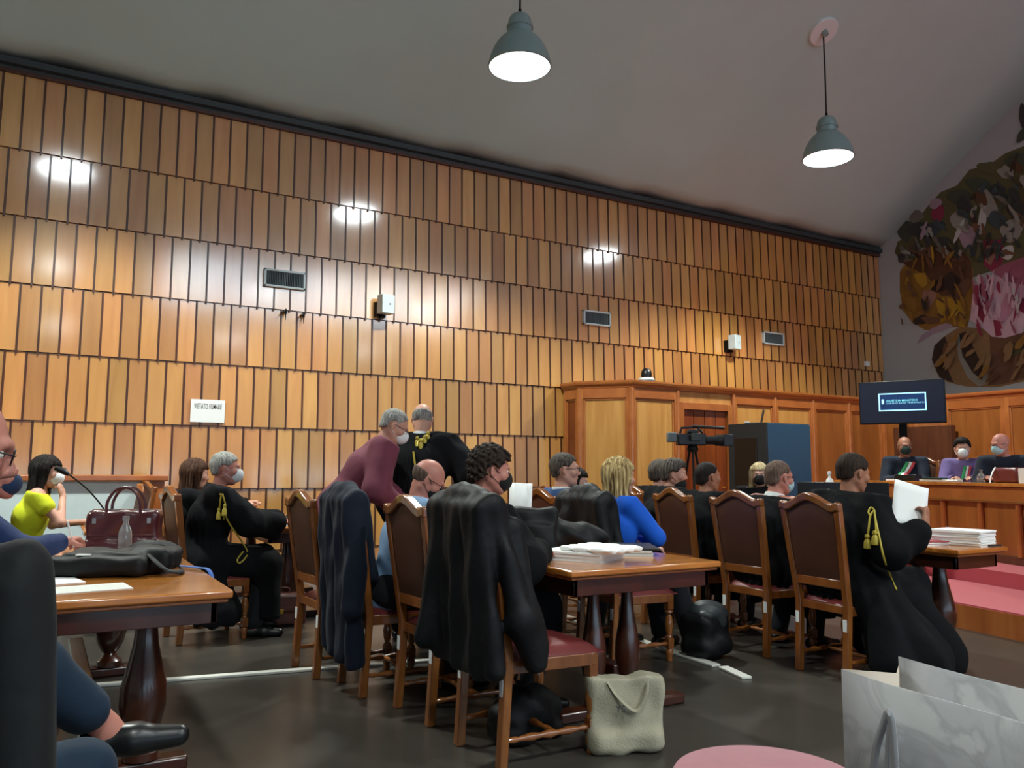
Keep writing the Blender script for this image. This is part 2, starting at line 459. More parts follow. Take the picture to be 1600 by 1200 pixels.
dup(v0, (10.86, YF, 3.55), 0, 'bluish ventilation grille nearest the mural wall')

def make_speaker():
    t = thing('wall_speaker', 'x', 'speaker')
    MB().box(-.09, .09, -.20, -.06, -.12, .12).build('cabinet', 'white_metal', t, bevel=.008)
    MB().box(-.03, .03, -.08, .03, -.16, -.07).box(-.08, -.02, -.05, .03, -.15, .04).build('bracket', 'dark_metal', t)
    MB().lathe([(.001, 0), (.012, 0), (.012, .004), (.001, .004)], (.02, -.203, .0), axis='y', n=12).build('badge', 'grille', t)
    return t
s0 = make_speaker(); s0.location = (3.66, YF, 3.35); s0.rotation_euler[2] = R(10)
s0['label'] = 'small white wall speaker with dark bracket between two grilles, over the standing men'; s0['group'] = 'white wall speakers'
dup(s0, (9.78, YF, 3.38), R(14), 'small white wall speaker next to the bluish grille')
for x, z, lb in ((2.44, 3.12, 'dark wall clip under the ventilation grille, towards the no smoking sign'), (2.66, 3.10, 'dark wall clip under the ventilation grille, towards the wall speaker')):
    b = MB().tube([(0, -.03, .05), (-.03, -.04, .02), (-.05, -.06, 0)], .009).tube([(0, -.03, .06), (0, -.03, -.08)], [.012, .004]).box(-.015, .015, -.03, .0, .0, .05)
    o = b.build('wall_clip', 'dark_metal'); o.location = (x, YF, z); tag(o, lb, 'clip', 'dark wall clips')
o = MB().box(-.055, .055, -.03, .01, -.045, .045).box(-.02, .02, -.036, -.03, -.02, .02).build('junction_box', 'white', bevel=.004)
o.location = (13.35, YF, 3.29); tag(o, 'small white square box on the planks beside the mural wall', 'box')
# the no smoking sign
t = thing('no_smoking_sign', 'white rectangular sign reading VIETATO FUMARE on the panelled wall', 'sign', (1.60, YF - .012, 1.905))
MB().box(-.185, .185, -.006, .012, -.13, .13).build('board', 'white', t)
text_obj('lettering', 'VIETATO FUMARE', .085, 'ink', t, (0, -.008, .05), (R(90), 0, 0), bold_x=.40)

# ------------------------------------------------------------------ panelled booth running along the wall, then behind the judges
def wpanel(mb, a, b, z0, z1, inset=.02, proud=.0):
    """raised frame with a field between plan points a and b (face seen from the right-hand side of a->b)"""
    a, b = Vector((a[0], a[1], 0)), Vector((b[0], b[1], 0)); t = (b - a).normalized(); n = Vector((t.y, -t.x, 0))
    L = (b - a).length
    def q(s0, s1, h0, h1, d0, d1):
        vs = []
        for s_ in (s0, s1):
            for d in (d0, d1):
                for h in (h0, h1): vs.append(a + t * s_ + n * d + Vector((0, 0, h)))
        mb.add(vs, [(0, 1, 3, 2), (4, 6, 7, 5), (0, 4, 5, 1), (2, 3, 7, 6), (0, 2, 6, 4), (1, 5, 7, 3)])
    return q, L
def panel_run(name_prefix, a, b, nb, z0, z1, skip=(), mats=('panel_wood', 'rail_wood')):
    out = []
    mb = MB(); q, L = wpanel(mb, a, b, z0, z1)
    w = L / nb
    for i in range(nb):
        s0, s1 = i * w, (i + 1) * w
        if i in skip:
            continue
        mb.mat(0); q(s0, s1, z0, z1, -.05, 0)
        mb.mat(1)
        q(s0, s0 + .06, z0, z1, 0, .03); q(s1 - .06, s1, z0, z1, 0, .03)
        q(s0 + .06, s1 - .06, z1 - .14, z1, 0, .03); q(s0 + .06, s1 - .06, z0, z0 + .16, 0, .03)
        for e in (.06,):
            q(s0 + .06, s0 + .085, z0 + .16, z1 - .14, 0, .016); q(s1 - .085, s1 - .06, z0 + .16, z1 - .14, 0, .016)
            q(s0 + .06, s1 - .06, z1 - .165, z1 - .14, 0, .016)
    return mb
BH = 2.40
corners = [(6.50, 9.72), (6.50, 9.35), (6.98, 8.80), (12.4, 8.80), (12.4, 8.2), (12.55, 7.95), (12.55, 2.0)]
b1 = panel_run('x', corners[0], corners[1], 1, .0, BH); 
b2 = panel_run('x', corners[1], corners[2], 1, .0, BH)
booth = thing('panelled_booth', 'high orange wood panelling standing out from the plank wall around the side door', 'panelling', (0, 0, 0))
b1.build('end_panel', ['red_wood', 'rail_wood'], booth, bevel=.003)
b2.build('angled_panel', ['panel_wood', 'rail_wood'], booth, bevel=.003)
# front: bays around the door
def front(x0, x1, name, mats=('panel_wood', 'rail_wood')):
    mb = panel_run('x', (x0, 8.8), (x1, 8.8), 1, 0, BH); mb.build(name, list(mats), booth, bevel=.003)
front(6.98, 7.80, 'front_panel')
ov = MB().box(7.80, 8.90, 8.80, 8.85, 2.20, BH); ov.mat(1).box(7.80, 7.92, 8.77, 8.85, 0, 2.24).box(8.78, 8.90, 8.77, 8.85, 0, 2.24).box(7.92, 8.78, 8.77, 8.85, 2.14, 2.24)
ov.build('door_surround', ['panel_wood', 'rail_wood'], booth, bevel=.003)
front(8.90, 9.78, 'front_panel'); front(9.78, 10.65, 'front_panel'); front(10.65, 11.52, 'front_panel', ('bench_wood', 'rail_wood')); front(11.52, 12.4, 'front_panel', ('bench_wood', 'rail_wood'))
cp = MB()
# cornice following the run
def cornice(mb, pts, prof):
    pts = [Vector((p[0], p[1])) for p in pts]; rows = []
    for i, p in enumerate(pts):
        if i == 0: t = (pts[1] - p).normalized(); n = Vector((t.y, -t.x)); k = 1
        elif i == len(pts) - 1: t = (p - pts[i - 1]).normalized(); n = Vector((t.y, -t.x)); k = 1
        else:
            t1 = (p - pts[i - 1]).normalized(); t2 = (pts[i + 1] - p).normalized()
            n1 = Vector((t1.y, -t1.x)); n2 = Vector((t2.y, -t2.x)); n = (n1 + n2).normalized(); k = 1 / max(.3, n.dot(n1))
        rows.append([(p.x + n.x * d * k, p.y + n.y * d * k, z) for d, z in prof])
    n = len(prof); vs = [v for r in rows for v in r]; fs = []
    for i in range(len(rows) - 1):
        for j in range(n):
            a = i * n + j; b = i * n + (j + 1) % n
            fs.append((a, b, b + n, a + n))
    fs.append(tuple(range(n))[::-1]); fs.append(tuple(range((len(rows) - 1) * n, len(rows) * n)))
    mb.add(vs, fs)
prof = [(-.06, BH), (.035, BH), (.045, BH + .03), (.075, BH + .05), (.085, BH + .075), (.085, BH + .10), (-.06, BH + .10)]
cornice(cp, corners[:4], prof)
cp.build('cornice', 'rail_wood', booth, angle=20)
cap = MB().prism([(6.5, 9.72), (6.5, 9.35), (6.98, 8.8), (12.4, 8.8), (12.4, 9.72)], BH + .06, BH + .085, 'xy'); cap.build('top_board', 'rail_wood', booth)
pil = MB()
for x in (7.80, 8.90, 9.78, 10.65, 11.52):
    pil.lathe([(.035, BH), (.035, .0)], (x, 8.785, 0), n=14)
pil.lathe([(.045, BH), (.045, 0)], (6.98, 8.795, 0), n=14); pil.lathe([(.045, BH), (.045, 0)], (6.5, 9.35, 0), n=14)
pil.build('round_pilasters', 'rail_wood', booth)
# the plank side door
d = thing('door_1', None, None, (8.35, 8.82, 0)); d['kind'] = 'structure'
dm = MB()
for i in range(4): dm.box(-.43 + i * .215 + .006, -.43 + (i + 1) * .215 - .006, 0, .03, .01, 2.14)
struct(dm.build('door_planks', 'red_wood', d, smooth=False)); struct(MB().box(-.43, .43, .03, .05, 0, 2.14).build('door_backing', 'batten', d))
MB().tube([(.34, -.05, 1.02), (.27, -.05, 1.02)], .009).tube([(.34, 0, 1.02), (.34, -.05, 1.02)], .009).build('door_handle', 'gold', d)
# panelling behind the judges
far = thing('judges_wall_panelling', 'high orange wood panelling behind the judges, under the mural', 'panelling', (0, 0, 0))
def far_run(a, b, nb, nm, mats):
    for i in range(nb):
        p = (a[0] + (b[0] - a[0]) * i / nb, a[1] + (b[1] - a[1]) * i / nb); q = (a[0] + (b[0] - a[0]) * (i + 1) / nb, a[1] + (b[1] - a[1]) * (i + 1) / nb)
        panel_run('x', p, q, 1, 0, BH).build(nm, list(mats), far, bevel=.003)
far_run((12.4, 8.8), (12.4, 8.2), 1, 'panel', ('bench_wood', 'rail_wood'))
far_run((12.4, 8.2), (12.55, 7.75), 1, 'panel', ('rail_wood', 'rail_wood'))
far_run((12.55, 7.75), (12.55, 3.05), 5, 'panel', ('bench_wood', 'rail_wood'))
cp = MB(); cornice(cp, [(12.4, 8.8), (12.4, 8.2), (12.55, 7.75), (12.55, 3.05)], prof); cp.build('cornice', 'rail_wood', far, angle=20)
MB().prism([(12.4, 8.8), (12.4, 8.2), (12.55, 7.75), (12.55, 3.05), (FX, 3.05), (FX, 9.7), (12.4, 9.7)], BH + .06, BH + .085, 'xy').build('top_board', 'rail_wood', far)
MB().box(12.4, 12.52, 7.55, 8.55, 1.0, 2.0).build('recess_panel', 'niche_wood', far).location = (-.06, 0, 0)
# black dome device on the booth
t = thing('dome_camera', 'black dome device on a tray on top of the wooden booth corner', 'camera', (7.42, 9.0, BH + .10))
MB().lathe([(.001, 0), (.19, 0), (.20, .012), (.14, .03), (.001, .03)], n=28).build('tray', 'dark_metal', t)
MB().lathe([(.11, .03), (.12, .05), (.1, .08), (.001, .08)], n=24).build('base_ring', 'white', t)
MB().lathe([(.075, .08), (.08, .13), (.07, .18), (.04, .215), (.001, .22)], n=24).build('dome', 'black_plastic', t)
# the mural
MUR = []
def mp(px, py):
    # a point of the painting on the mural wall, read off the photograph's sight line
    v = fw * 1262.0 + r2 * (px - 800) - u2 * (py - 600)
    k = (FX - .0) / v.x
    return (v.y * k, 1.25 + v.z * k)
def blob(cx, cy, rx, ry, rot=0, n=18, wob=.12, seed=0):
    rn = random.Random(seed); ph = [rn.uniform(0, 6.28) for _ in range(3)]
    pts = []
    for i in range(n):
        a = 2 * PI * i / n; r = 1 + wob * (math.sin(2 * a + ph[0]) + .7 * math.sin(3 * a + ph[1]) + .5 * math.sin(5 * a + ph[2]))
        x, y = rx * r * math.cos(a), ry * r * math.sin(a)
        pts.append((cx + x * math.cos(rot) - y * math.sin(rot), cy + x * math.sin(rot) + y * math.cos(rot)))
    return pts
MC = {'ochre': '#8a6426', 'yellow': '#b08a24', 'brown': '#5a3c26', 'dbrown': '#3a2a22', 'umber': '#6b4a34', 'grey': '#6a665c', 'dgrey': '#3a3c3a', 'lgrey': '#8e8c84',
      'green': '#43483a', 'slate': '#3f4a50', 'crim': '#8a2e48', 'pink': '#c08aa0', 'lpink': '#d2b2c0', 'skin': '#9a7464', 'rose': '#99586a', 'tan': '#8a6a46', 'lilac': '#a08a98', 'white': '#b9bbb8', 'olive': '#5a5636'}
for k, v in MC.items(): M['mur_' + k] = plain('mural_paint_' + k, v, .85, noise=.22, scale=5)
layers = []
def mpoly(col, pts): layers.append((col, [mp(*p) for p in pts]))
def mblob(col, cx, cy, rx, ry, rot=0, seed=0, wob=.12): mpoly(col, blob(cx, cy, rx, ry, rot, seed=seed, wob=wob))
# base masses
mpoly('olive', [(1398, 395), (1402, 378), (1420, 368), (1432, 345), (1450, 322), (1470, 300), (1495, 290), (1515, 265), (1545, 258), (1570, 240), (1600, 228), (1640, 210), (1640, 420), (1560, 420), (1500, 440), (1420, 420)])
mpoly('ochre', [(1406, 425), (1412, 415), (1440, 418), (1470, 410), (1520, 420), (1522, 470), (1512, 510), (1480, 512), (1446, 516), (1425, 503), (1411, 485), (1406, 455)])
mpoly('brown', [(1405, 405), (1412, 393), (1435, 388), (1470, 384), (1505, 392), (1518, 410), (1520, 440), (1500, 462), (1470, 462), (1448, 430), (1415, 415)])
mpoly('tan', [(1458, 560), (1462, 540), (1478, 524), (1500, 510), (1540, 514), (1570, 524), (1600, 518), (1640, 520), (1640, 585), (1600, 596), (1560, 605), (1510, 604), (1480, 597), (1463, 582)])
mpoly('dbrown', [(1456, 562), (1460, 540), (1476, 525), (1482, 540), (1478, 570), (1490, 598), (1468, 590)])
mpoly('dbrown', [(1498, 522), (1510, 518), (1522, 545), (1540, 580), (1536, 594), (1520, 588), (1503, 560)])
mpoly('lgrey', [(1494, 524), (1499, 522), (1504, 556), (1520, 582), (1534, 594), (1546, 560), (1549, 562), (1540, 600), (1530, 604), (1512, 590), (1498, 560)])
mpoly('umber', [(1546, 520), (1600, 520), (1640, 520), (1640, 580), (1570, 600), (1544, 602), (1548, 560)])
mpoly('lpink', [(1516, 500), (1520, 460), (1528, 434), (1548, 430), (1580, 432), (1602, 440), (1604, 480), (1598, 520), (1570, 528), (1550, 526), (1535, 512)])
mpoly('crim', [(1524, 448), (1534, 440), (1546, 450), (1544, 480), (1536, 505), (1526, 490)])
mpoly('crim', [(1552, 500), (1560, 500), (1566, 524), (1556, 526)])
mpoly('crim', [(1582, 460), (1610, 470), (1640, 480), (1640, 500), (1600, 490), (1586, 480)])
mpoly('crim', [(1536, 376), (1566, 374), (1570, 400), (1566, 412), (1550, 424), (1538, 415)])
mpoly('skin', [(1542, 384), (1560, 380), (1563, 394), (1556, 400), (1548, 415), (1540, 408)])
mpoly('rose', [(1548, 424), (1570, 412), (1600, 402), (1640, 410), (1640, 440), (1600, 446), (1574, 440)])
mpoly('lilac', [(1433, 538), (1440, 524), (1458, 512), (1478, 505), (1490, 508), (1480, 515), (1458, 522), (1444, 532)])
mpoly('yellow', [(1428, 428), (1446, 426), (1450, 444), (1442, 450), (1432, 440)])
mpoly('yellow', [(1480, 465), (1500, 470), (1512, 500), (1508, 512), (1492, 508), (1484, 488)])
mpoly('skin', [(1442, 455), (1456, 446), (1464, 462), (1452, 484), (1440, 478)])
mpoly('yellow', [(1462, 470), (1476, 464), (1478, 500), (1470, 504)])
for i, a in enumerate([('dbrown', 1470, 446, 16, 9), ('umber', 1490, 400, 16, 9), ('grey', 1418, 402, 13, 7), ('dgrey', 1409, 404, 5, 8), ('dbrown', 1488, 440, 11, 16), ('umber', 1505, 452, 10, 18), ('ochre', 1424, 470, 12, 16),
      ('green', 1416, 360, 13, 18), ('dgrey', 1440, 360, 20, 14), ('slate', 1462, 356, 15, 10), ('grey', 1432, 338, 11, 10), ('crim', 1466, 334, 10, 14), ('lilac', 1462, 318, 8, 10), ('green', 1500, 308, 17, 14), ('dgrey', 1508, 320, 10, 16),
      ('lgrey', 1500, 345, 16, 14), ('lilac', 1512, 370, 12, 20), ('green', 1530, 290, 20, 12), ('olive', 1545, 262, 16, 10), ('lgrey', 1545, 320, 14, 26), ('dgrey', 1560, 300, 14, 12), ('brown', 1534, 310, 8, 14),
      ('slate', 1560, 345, 18, 12), ('dgrey', 1586, 320, 14, 24), ('lgrey', 1582, 360, 18, 18), ('green', 1590, 250, 16, 12), ('brown', 1592, 262, 7, 8), ('lgrey', 1572, 270, 14, 8), ('dgrey', 1605, 190, 10, 28), ('green', 1600, 210, 8, 14),
      ('dgrey', 1474, 378, 12, 8), ('slate', 1520, 392, 10, 10), ('white', 1535, 345, 6, 24), ('white', 1575, 395, 12, 10), ('white', 1500, 360, 4, 20), ('dgrey', 1612, 400, 10, 22), ('olive', 1590, 545, 12, 9), ('dgrey', 1596, 540, 7, 6),
      ('lpink', 1556, 470, 8, 30), ('pink', 1574, 480, 8, 26), ('rose', 1590, 425, 12, 10), ('umber', 1620, 300, 14, 30), ('grey', 1625, 360, 16, 26), ('dbrown', 1440, 500, 12, 7), ('umber', 1456, 500, 14, 6)]):
    mblob(a[0], a[1], a[2], a[3], a[4], rot=(i * .7) % 1.2 - .6, seed=i)
rn = random.Random(5)
for i in range(120):
    cx = rn.uniform(1415, 1640); cy = 395 - (cx - 1400) * .75 + rn.uniform(0, 95 + (cx - 1415) * .35)
    cy = min(cy, 395)
    mblob(rn.choice(['dgrey', 'grey', 'lgrey', 'olive', 'green', 'umber', 'slate', 'dbrown', 'lilac', 'grey', 'lgrey', 'dgrey']), cx, cy, rn.uniform(1.5, 5), rn.uniform(4, 15), rn.uniform(-1.2, .6), seed=100 + i, wob=.25)
for i in range(34):
    cx = rn.uniform(1412, 1515); cy = rn.uniform(395, 505)
    mblob(rn.choice(['ochre', 'yellow', 'umber', 'dbrown', 'brown']), cx, cy, rn.uniform(1.2, 4), rn.uniform(5, 14), rn.uniform(-.9, .9), seed=200 + i, wob=.2)
for i in range(40):
    cx = rn.uniform(1522, 1600); cy = rn.uniform(436, 516)
    mblob(rn.choice(['lpink', 'pink', 'crim', 'lilac', 'rose', 'white', 'lpink']), cx, cy, rn.uniform(1.2, 3.2), rn.uniform(7, 20), rn.uniform(-.4, .3), seed=300 + i, wob=.15)
for i in range(26):
    cx = rn.uniform(1470, 1640); cy = rn.uniform(528, 592)
    mblob(rn.choice(['umber', 'tan', 'brown', 'ochre', 'tan']), cx, cy, rn.uniform(2, 5), rn.uniform(8, 18), rn.uniform(.2, 1.0), seed=400 + i, wob=.15)
ye = mp(1640, 400)[0]
layers += [(c_, [(2 * ye - a, b) for a, b in pts]) for c_, pts in layers]     # the painting goes on past the picture edge
cols = sorted(set(l[0] for l in layers)); mm = MB()
for i, (col, pts) in enumerate(layers):
    mm.mat(cols.index(col)); x = FX - .002 - (i % (len(layers) // 2)) * .0003
    n = len(pts); mm.add([(x, a, b) for a, b in pts], [tuple(range(n))])
mo = mm.build('mural', ['mur_' + c_ for c_ in cols], smooth=False)
tag(mo, 'large painted mural of robed figures in ochre, pink and grey on the end wall', 'mural')
# ------------------------------------------------------------------ chairs
def make_chair():
    t = thing('high_backed_chair', 'x', 'chair')
    zt = 1.05
    lean = lambda z: -.215 - max(0, z - .44) * .145 - max(0, .44 - z) * .06
    # rear stiles, each one piece from the floor to the shoulder
    for s in (-1, 1):
        p = MB(); hy = lambda z: s * (.185 + .03 * min(1, max(0, (z - .4) / .6)))
        zs = [0, .2, .44, .6, .8, zt]
        rows = []
        for z in zs:
            x, y = lean(z), hy(z); w, dd = .021, .022
            rows.append([(x - dd, y - w, z), (x + dd, y - w, z), (x + dd, y + w, z), (x - dd, y + w, z)])
        vs = [v for r in rows for v in r]; fs = []
        for i in range(len(rows) - 1):
            for j in range(4):
                a = i * 4 + j; b = i * 4 + (j + 1) % 4; fs.append((a, b, b + 4, a + 4))
        fs += [(3, 2, 1, 0), tuple(range(len(vs) - 4, len(vs)))]
        p.add(vs, fs); lg = p.build('back_leg', 'chair_wood', t, bevel=.006)
        MB().box(lean(.34) - .0245, lean(.34) - .0215, s * .185 - .014, s * .185 + .014, .29, .37).build('inventory_sticker', 'white', lg)
    # camel-back crest
    def crest(y):
        a = min(1, abs(y) / .235)
        f = 1 - min(1, a / .88)
        f = f * f * (3 - 2 * f)
        sh = .016 * math.exp(-((a - .93) / .10) ** 2)
        return zt + .004 + .070 * f + sh
    n = 28; rows = []
    for i in range(n + 1):
        y = -.237 + .474 * i / n; ztop = crest(y); zb = max(zt - .06, ztop - .052) if abs(y) < .19 else zt - .03
        zb = ztop - .05 if abs(y) < .17 else ztop - .05
        x = lean(ztop) ; dd = .024
        rows.append([(x - dd, y, zb), (x + dd, y, zb), (x + dd, y, ztop), (x - dd, y, ztop)])
    vs = [v for r in rows for v in r]; fs = []
    for i in range(n):
        for j in range(4):
            a = i * 4 + j; b = i * 4 + (j + 1) % 4; fs.append((a, b, b + 4, a + 4))
    fs += [(3, 2, 1, 0), tuple(range(len(vs) - 4, len(vs)))]
    MB().add(vs, fs).build('crest_rail', 'chair_wood', t, bevel=.008, angle=50)
    # leather back pad, padded on both faces
    pad = MB(); rows = []
    m_ = 14
    for side in (1, -1):
        P = []
        for j in range(9):
            f = j / 8; r = []
            for i in range(m_ + 1):
                g = i / m_; y = -.198 + .396 * g
                ztop = crest(y) - .045; z = .60 + (ztop - .60) * f
                puff = .016 * (1 - (2 * g - 1) ** 6) * (1 - (2 * f - 1) ** 6)
                r.append((lean(z) + side * (.006 + puff), y * (.94 + .06 * f), z))
            P.append(r)
        pad.grid(P)
    pad.build('back_pad', 'leather_brown', t, angle=60)
    r_ = MB()
    r_.box(lean(.58) - .014, lean(.58) + .014, -.18, .18, .545, .60)
    r_.build('lower_back_rail', 'chair_wood', t, bevel=.005)
    # seat frame and cushion
    f = MB()
    f.prism([(-.225, -.19), (-.19, -.19), (-.19, .19), (-.225, .19)], .395, .445)
    f.prism([(.20, -.235), (.235, -.235), (.235, .235), (.20, .235)], .385, .44)
    for s in (-1, 1):
        f.prism([(-.2, s * .165), (.21, s * .205), (.21, s * .235), (-.2, s * .195)], .385, .44)
    f.build('seat_frame', 'chair_wood', t, bevel=.004)
    cu = MB(); P = []
    for j in range(13):
        g = j / 12; x = -.21 + .475 * g; w = .185 + .055 * g; r = []
        for i in range(15):
            h = i / 14; u = 2 * h - 1
            e = (1 - abs(u) ** 5) * (1 - abs(2 * g - 1) ** 5)
            r.append((x, u * w, .442 + .042 * max(0, e) ** .5 + .006 * (1 - u * u)))
        P.append(r)
    cu.grid(P); b = [(-.21, -.185), (.265, -.24), (.265, .24), (-.21, .185)]
    cu.prism(b, .436, .4425)
    cu.build('seat', 'leather_red', t, angle=60)
    # turned front legs and stretchers
    for s in (-1, 1):
        p = MB().box(.19, .235, s * .21 - .023, s * .21 + .023, .335, .43)
        p.lathe([(.012, .335), (.024, .33), (.026, .315), (.014, .30), (.02, .285), (.028, .24), (.022, .19), (.016, .17), (.024, .16), (.024, .15)], (.2125, s * .21, 0), n=14)
        p.box(.19, .235, s * .21 - .022, s * .21 + .022, .085, .15)
        p.lathe([(.014, .085), (.024, .075), (.026, .05), (.018, .03), (.022, .015), (.018, 0)], (.2125, s * .21, 0), n=14)
        p.build('front_leg', 'chair_wood', t, bevel=.003, angle=40)
        pr = [(.009, 0), (.014, .04), (.010, .06), (.018, .12), (.011, .17), (.02, .21), (.011, .25), (.018, .30), (.010, .36), (.014, .38), (.009, .41)]
        a = Vector((-.22, s * .186, .115)); b_ = Vector((.20, s * .208, .115)); pts, rs = [], []
        for r0, q in pr: pts.append(a + (b_ - a) * (q / .41)); rs.append(r0)
        MB().tube(pts, rs, n=12).build('side_stretcher', 'chair_wood', t)
    pr = [(.009, -.19), (.014, -.13), (.010, -.1), (.02, 0), (.010, .1), (.014, .13), (.009, .19)]
    MB().tube([(.03, y, .115) for r0, y in pr], [r0 for r0, y in pr], n=12).build('cross_stretcher', 'chair_wood', t)
    return t
chair0 = make_chair(); _first = [True]
def chair(x, y, lab, rz=0, g='high backed wooden chairs with leather seats'):
    if _first[0]:
        _first[0] = False; chair0.location = (x, y, 0); chair0.rotation_euler[2] = rz; chair0['label'] = lab; chair0['group'] = g; return chair0
    return dup(chair0, (x, y, 0), rz, lab, g)
# x is the seat centre; the back stands .22 behind
chair(4.47, 3.47, 'high-backed chair of the lawyer holding up a paper, its bare brown back facing us', R(-3))
chair(4.55, 4.20, 'high-backed chair in the middle of three, its occupant in a white collar', R(2))
chair(4.66, 4.96, 'high-backed chair behind the table corner, under the short dark-haired man', R(-4))
chair(4.62, 5.56, 'high-backed chair under the grey-haired robed man looking sideways')
chair(5.10, 6.05, 'chair hidden behind the grey-haired robed man looking sideways')
chair(1.97, 3.27, 'empty chair with a glossy burgundy seat, black coats hung over its back', R(2))
chair(1.95, 3.96, 'high-backed chair between the navy coat and the black coats', R(3))
chair(1.84, 4.58, 'chair almost hidden under a long navy coat', R(0))
chair(1.72, 5.12, 'high-backed chair in front of the stooping man in burgundy', R(4))
chair(3.46, 4.46, 'chair with burgundy seat under the blonde woman in blue')
chair(3.48, 5.08, 'chair with rounded orange crest under the man in blue jacket')
chair(3.35, 6.60, 'chair hidden behind the standing man in black robe')
chair(4.10, 5.98, 'chair hidden behind the man in blue jacket')
chair(1.13, 6.50, 'chair under the grey-haired robed man with gold cords', R(6))
chair(1.02, 7.35, 'chair beside the plank wall, under the brown-haired woman', R(-5))
chair(-.05, 7.55, 'chair under the woman in a yellow top')
chair(-.50, 4.98, 'chair under the writing man in a blue suit')
chair(-.19, 1.97, 'chair at the left edge with a black jacket hung on its back', R(85))
chair(.62, 8.9, 'empty chair by the end of the white-fronted counter', R(200))
chair(6.62, 6.20, 'chair under the blonde woman in a black mask', R(-137))
for jx, jy, jl, ja in ((9.7, 6.52, 'judge chair hidden behind the man with green, white and red sash', 180), (9.72, 5.77, 'judge chair hidden behind the person in purple check', 180), (9.6, 5.18, 'judge chair hidden behind the bald rosy man', 176)):
    dup(chair0, (jx, jy, .34), R(ja), jl)

# ------------------------------------------------------------------ tables
def turned_leg(h=.70, s=1.0):
    return [(.05 * s, 0), (.07 * s, .01), (.07 * s, .04), (.045 * s, .06), (.035 * s, .085), (.05 * s, .10), (.075 * s, .15), (.092 * s, .22), (.09 * s, .30), (.07 * s, .38), (.05 * s, .47), (.042 * s, .55), (.045 * s, .60), (.06 * s, .62), (.06 * s, .64), (.045 * s, .655), (.05 * s, h)]
def table(x0, x1, y0, y1, lab, legs, h=.775, grp='long glossy wooden tables', lx=None, ls=1.0):
    cx, cy = (x0 + x1) / 2, (y0 + y1) / 2
    t = thing('long_table', lab, 'table', (cx, cy, 0), 0, grp)
    a, b = (x1 - x0) / 2, (y1 - y0) / 2
    c_ = MB()
    pr = [(-a + .02, -b + .02), (a - .02, -b + .02), (a - .02, b - .02), (-a + .02, b - .02)]
    c_.box(-a, a, -b, b, h - .032, h)
    c_.build('tabletop', 'table_wood', t, bevel=.008)
    e = MB().box(-a + .015, a - .015, -b + .015, b - .015, h - .048, h - .032); e.build('edge_moulding', 'rail_wood', t, bevel=.005)
    ap = MB()
    ap.box(-a + .05, a - .05, -b + .05, -b + .075, h - .13, h - .048).box(-a + .05, a - .05, b - .075, b - .05, h - .13, h - .048)
    ap.box(-a + .05, -a + .075, -b + .05, b - .05, h - .13, h - .048).box(a - .075, a - .05, -b + .05, b - .05, h - .13, h - .048)
    ap.build('apron', 'dark_leg', t, bevel=.003)
    for yy in legs:
        for s in (-1, 1):
            MB().lathe(turned_leg(h - .12, ls), ((s * a * .42) if lx is None else lx[(s + 1) // 2], yy - cy, .05), n=24).build('turned_leg', 'dark_leg', t, angle=50)
        MB().box(-a + .08, a - .08, yy - cy - .05, yy - cy + .05, .0, .055).build('trestle_foot', 'dark_leg', t, bevel=.012)
        MB().box(-a * .6, a * .6, yy - cy - .045, yy - cy + .045, h - .13, h - .05).build('top_bearer', 'dark_leg', t, bevel=.008)
    MB().box(-.04, .04, legs[0] - cy, legs[-1] - cy, .18, .24).build('stretcher', 'dark_leg', t, bevel=.006)
    return t
table(-.22, .68, 3.36, 6.1, 'long wooden table with laptop bag and handbag on it, near the left edge', [3.78, 5.6])
table(2.20, 3.17, 3.24, 5.22, 'long wooden table with a stack of papers, behind the empty burgundy seat', [3.50, 4.9], lx=(-.17, .05), ls=.72)
table(1.58, 2.5, 6.72, 8.7, 'wooden table in front of the grey-haired robed man with gold cords', [7.0, 8.4])
table(.30, .72, 6.95, 8.55, 'pale wooden table in front of the woman in yellow', [7.3, 8.3])
table(4.95, 5.5, 3.02, 5.9, 'low wooden desk before the red carpet with folders on its far end', [3.4, 5.5])
# ledge and counter against the panelled wall
t = thing('wall_counter', 'counter with wooden ledge and white front against the plank wall', 'counter', (0, 0, 0))
MB().box(-3.5, 1.13, 9.02, 9.62, 1.12, 1.18).build('ledge', 'rail_wood', t, bevel=.01)
MB().box(-3.48, 1.08, 9.08, 9.12, .1, 1.12).box(-3.48, 1.08, 9.4, 9.58, 0, 1.12).build('white_front', 'white_metal', t)
MB().box(.98, 1.10, 9.06, 9.6, 0, 1.12).build('end_post', 'rail_wood', t)
# white cable covers on the floor
o = MB().bar((.30, 5.36, .008), (2.35, 4.98, .008), .055, .016); 
tag(o.build('cable_cover', 'tape', bevel=.004), 'white cable cover strip crossing the dark floor beyond the vase-shaped table leg', 'cable cover')
o = MB().bar((3.98, 6.1, .008), (3.83, 3.98, .008), .07, .016)
tag(o.build('cable_cover', 'tape', bevel=.004), 'long white cable cover strip running under the chairs towards the free chairs', 'cable cover')
o = MB().bar((3.84, 3.93, .008), (3.77, 3.66, .008), .07, .016)
tag(o.build('cable_cover', 'tape', bevel=.004), 'short end piece of white cable cover in front of the three chair backs', 'cable cover')

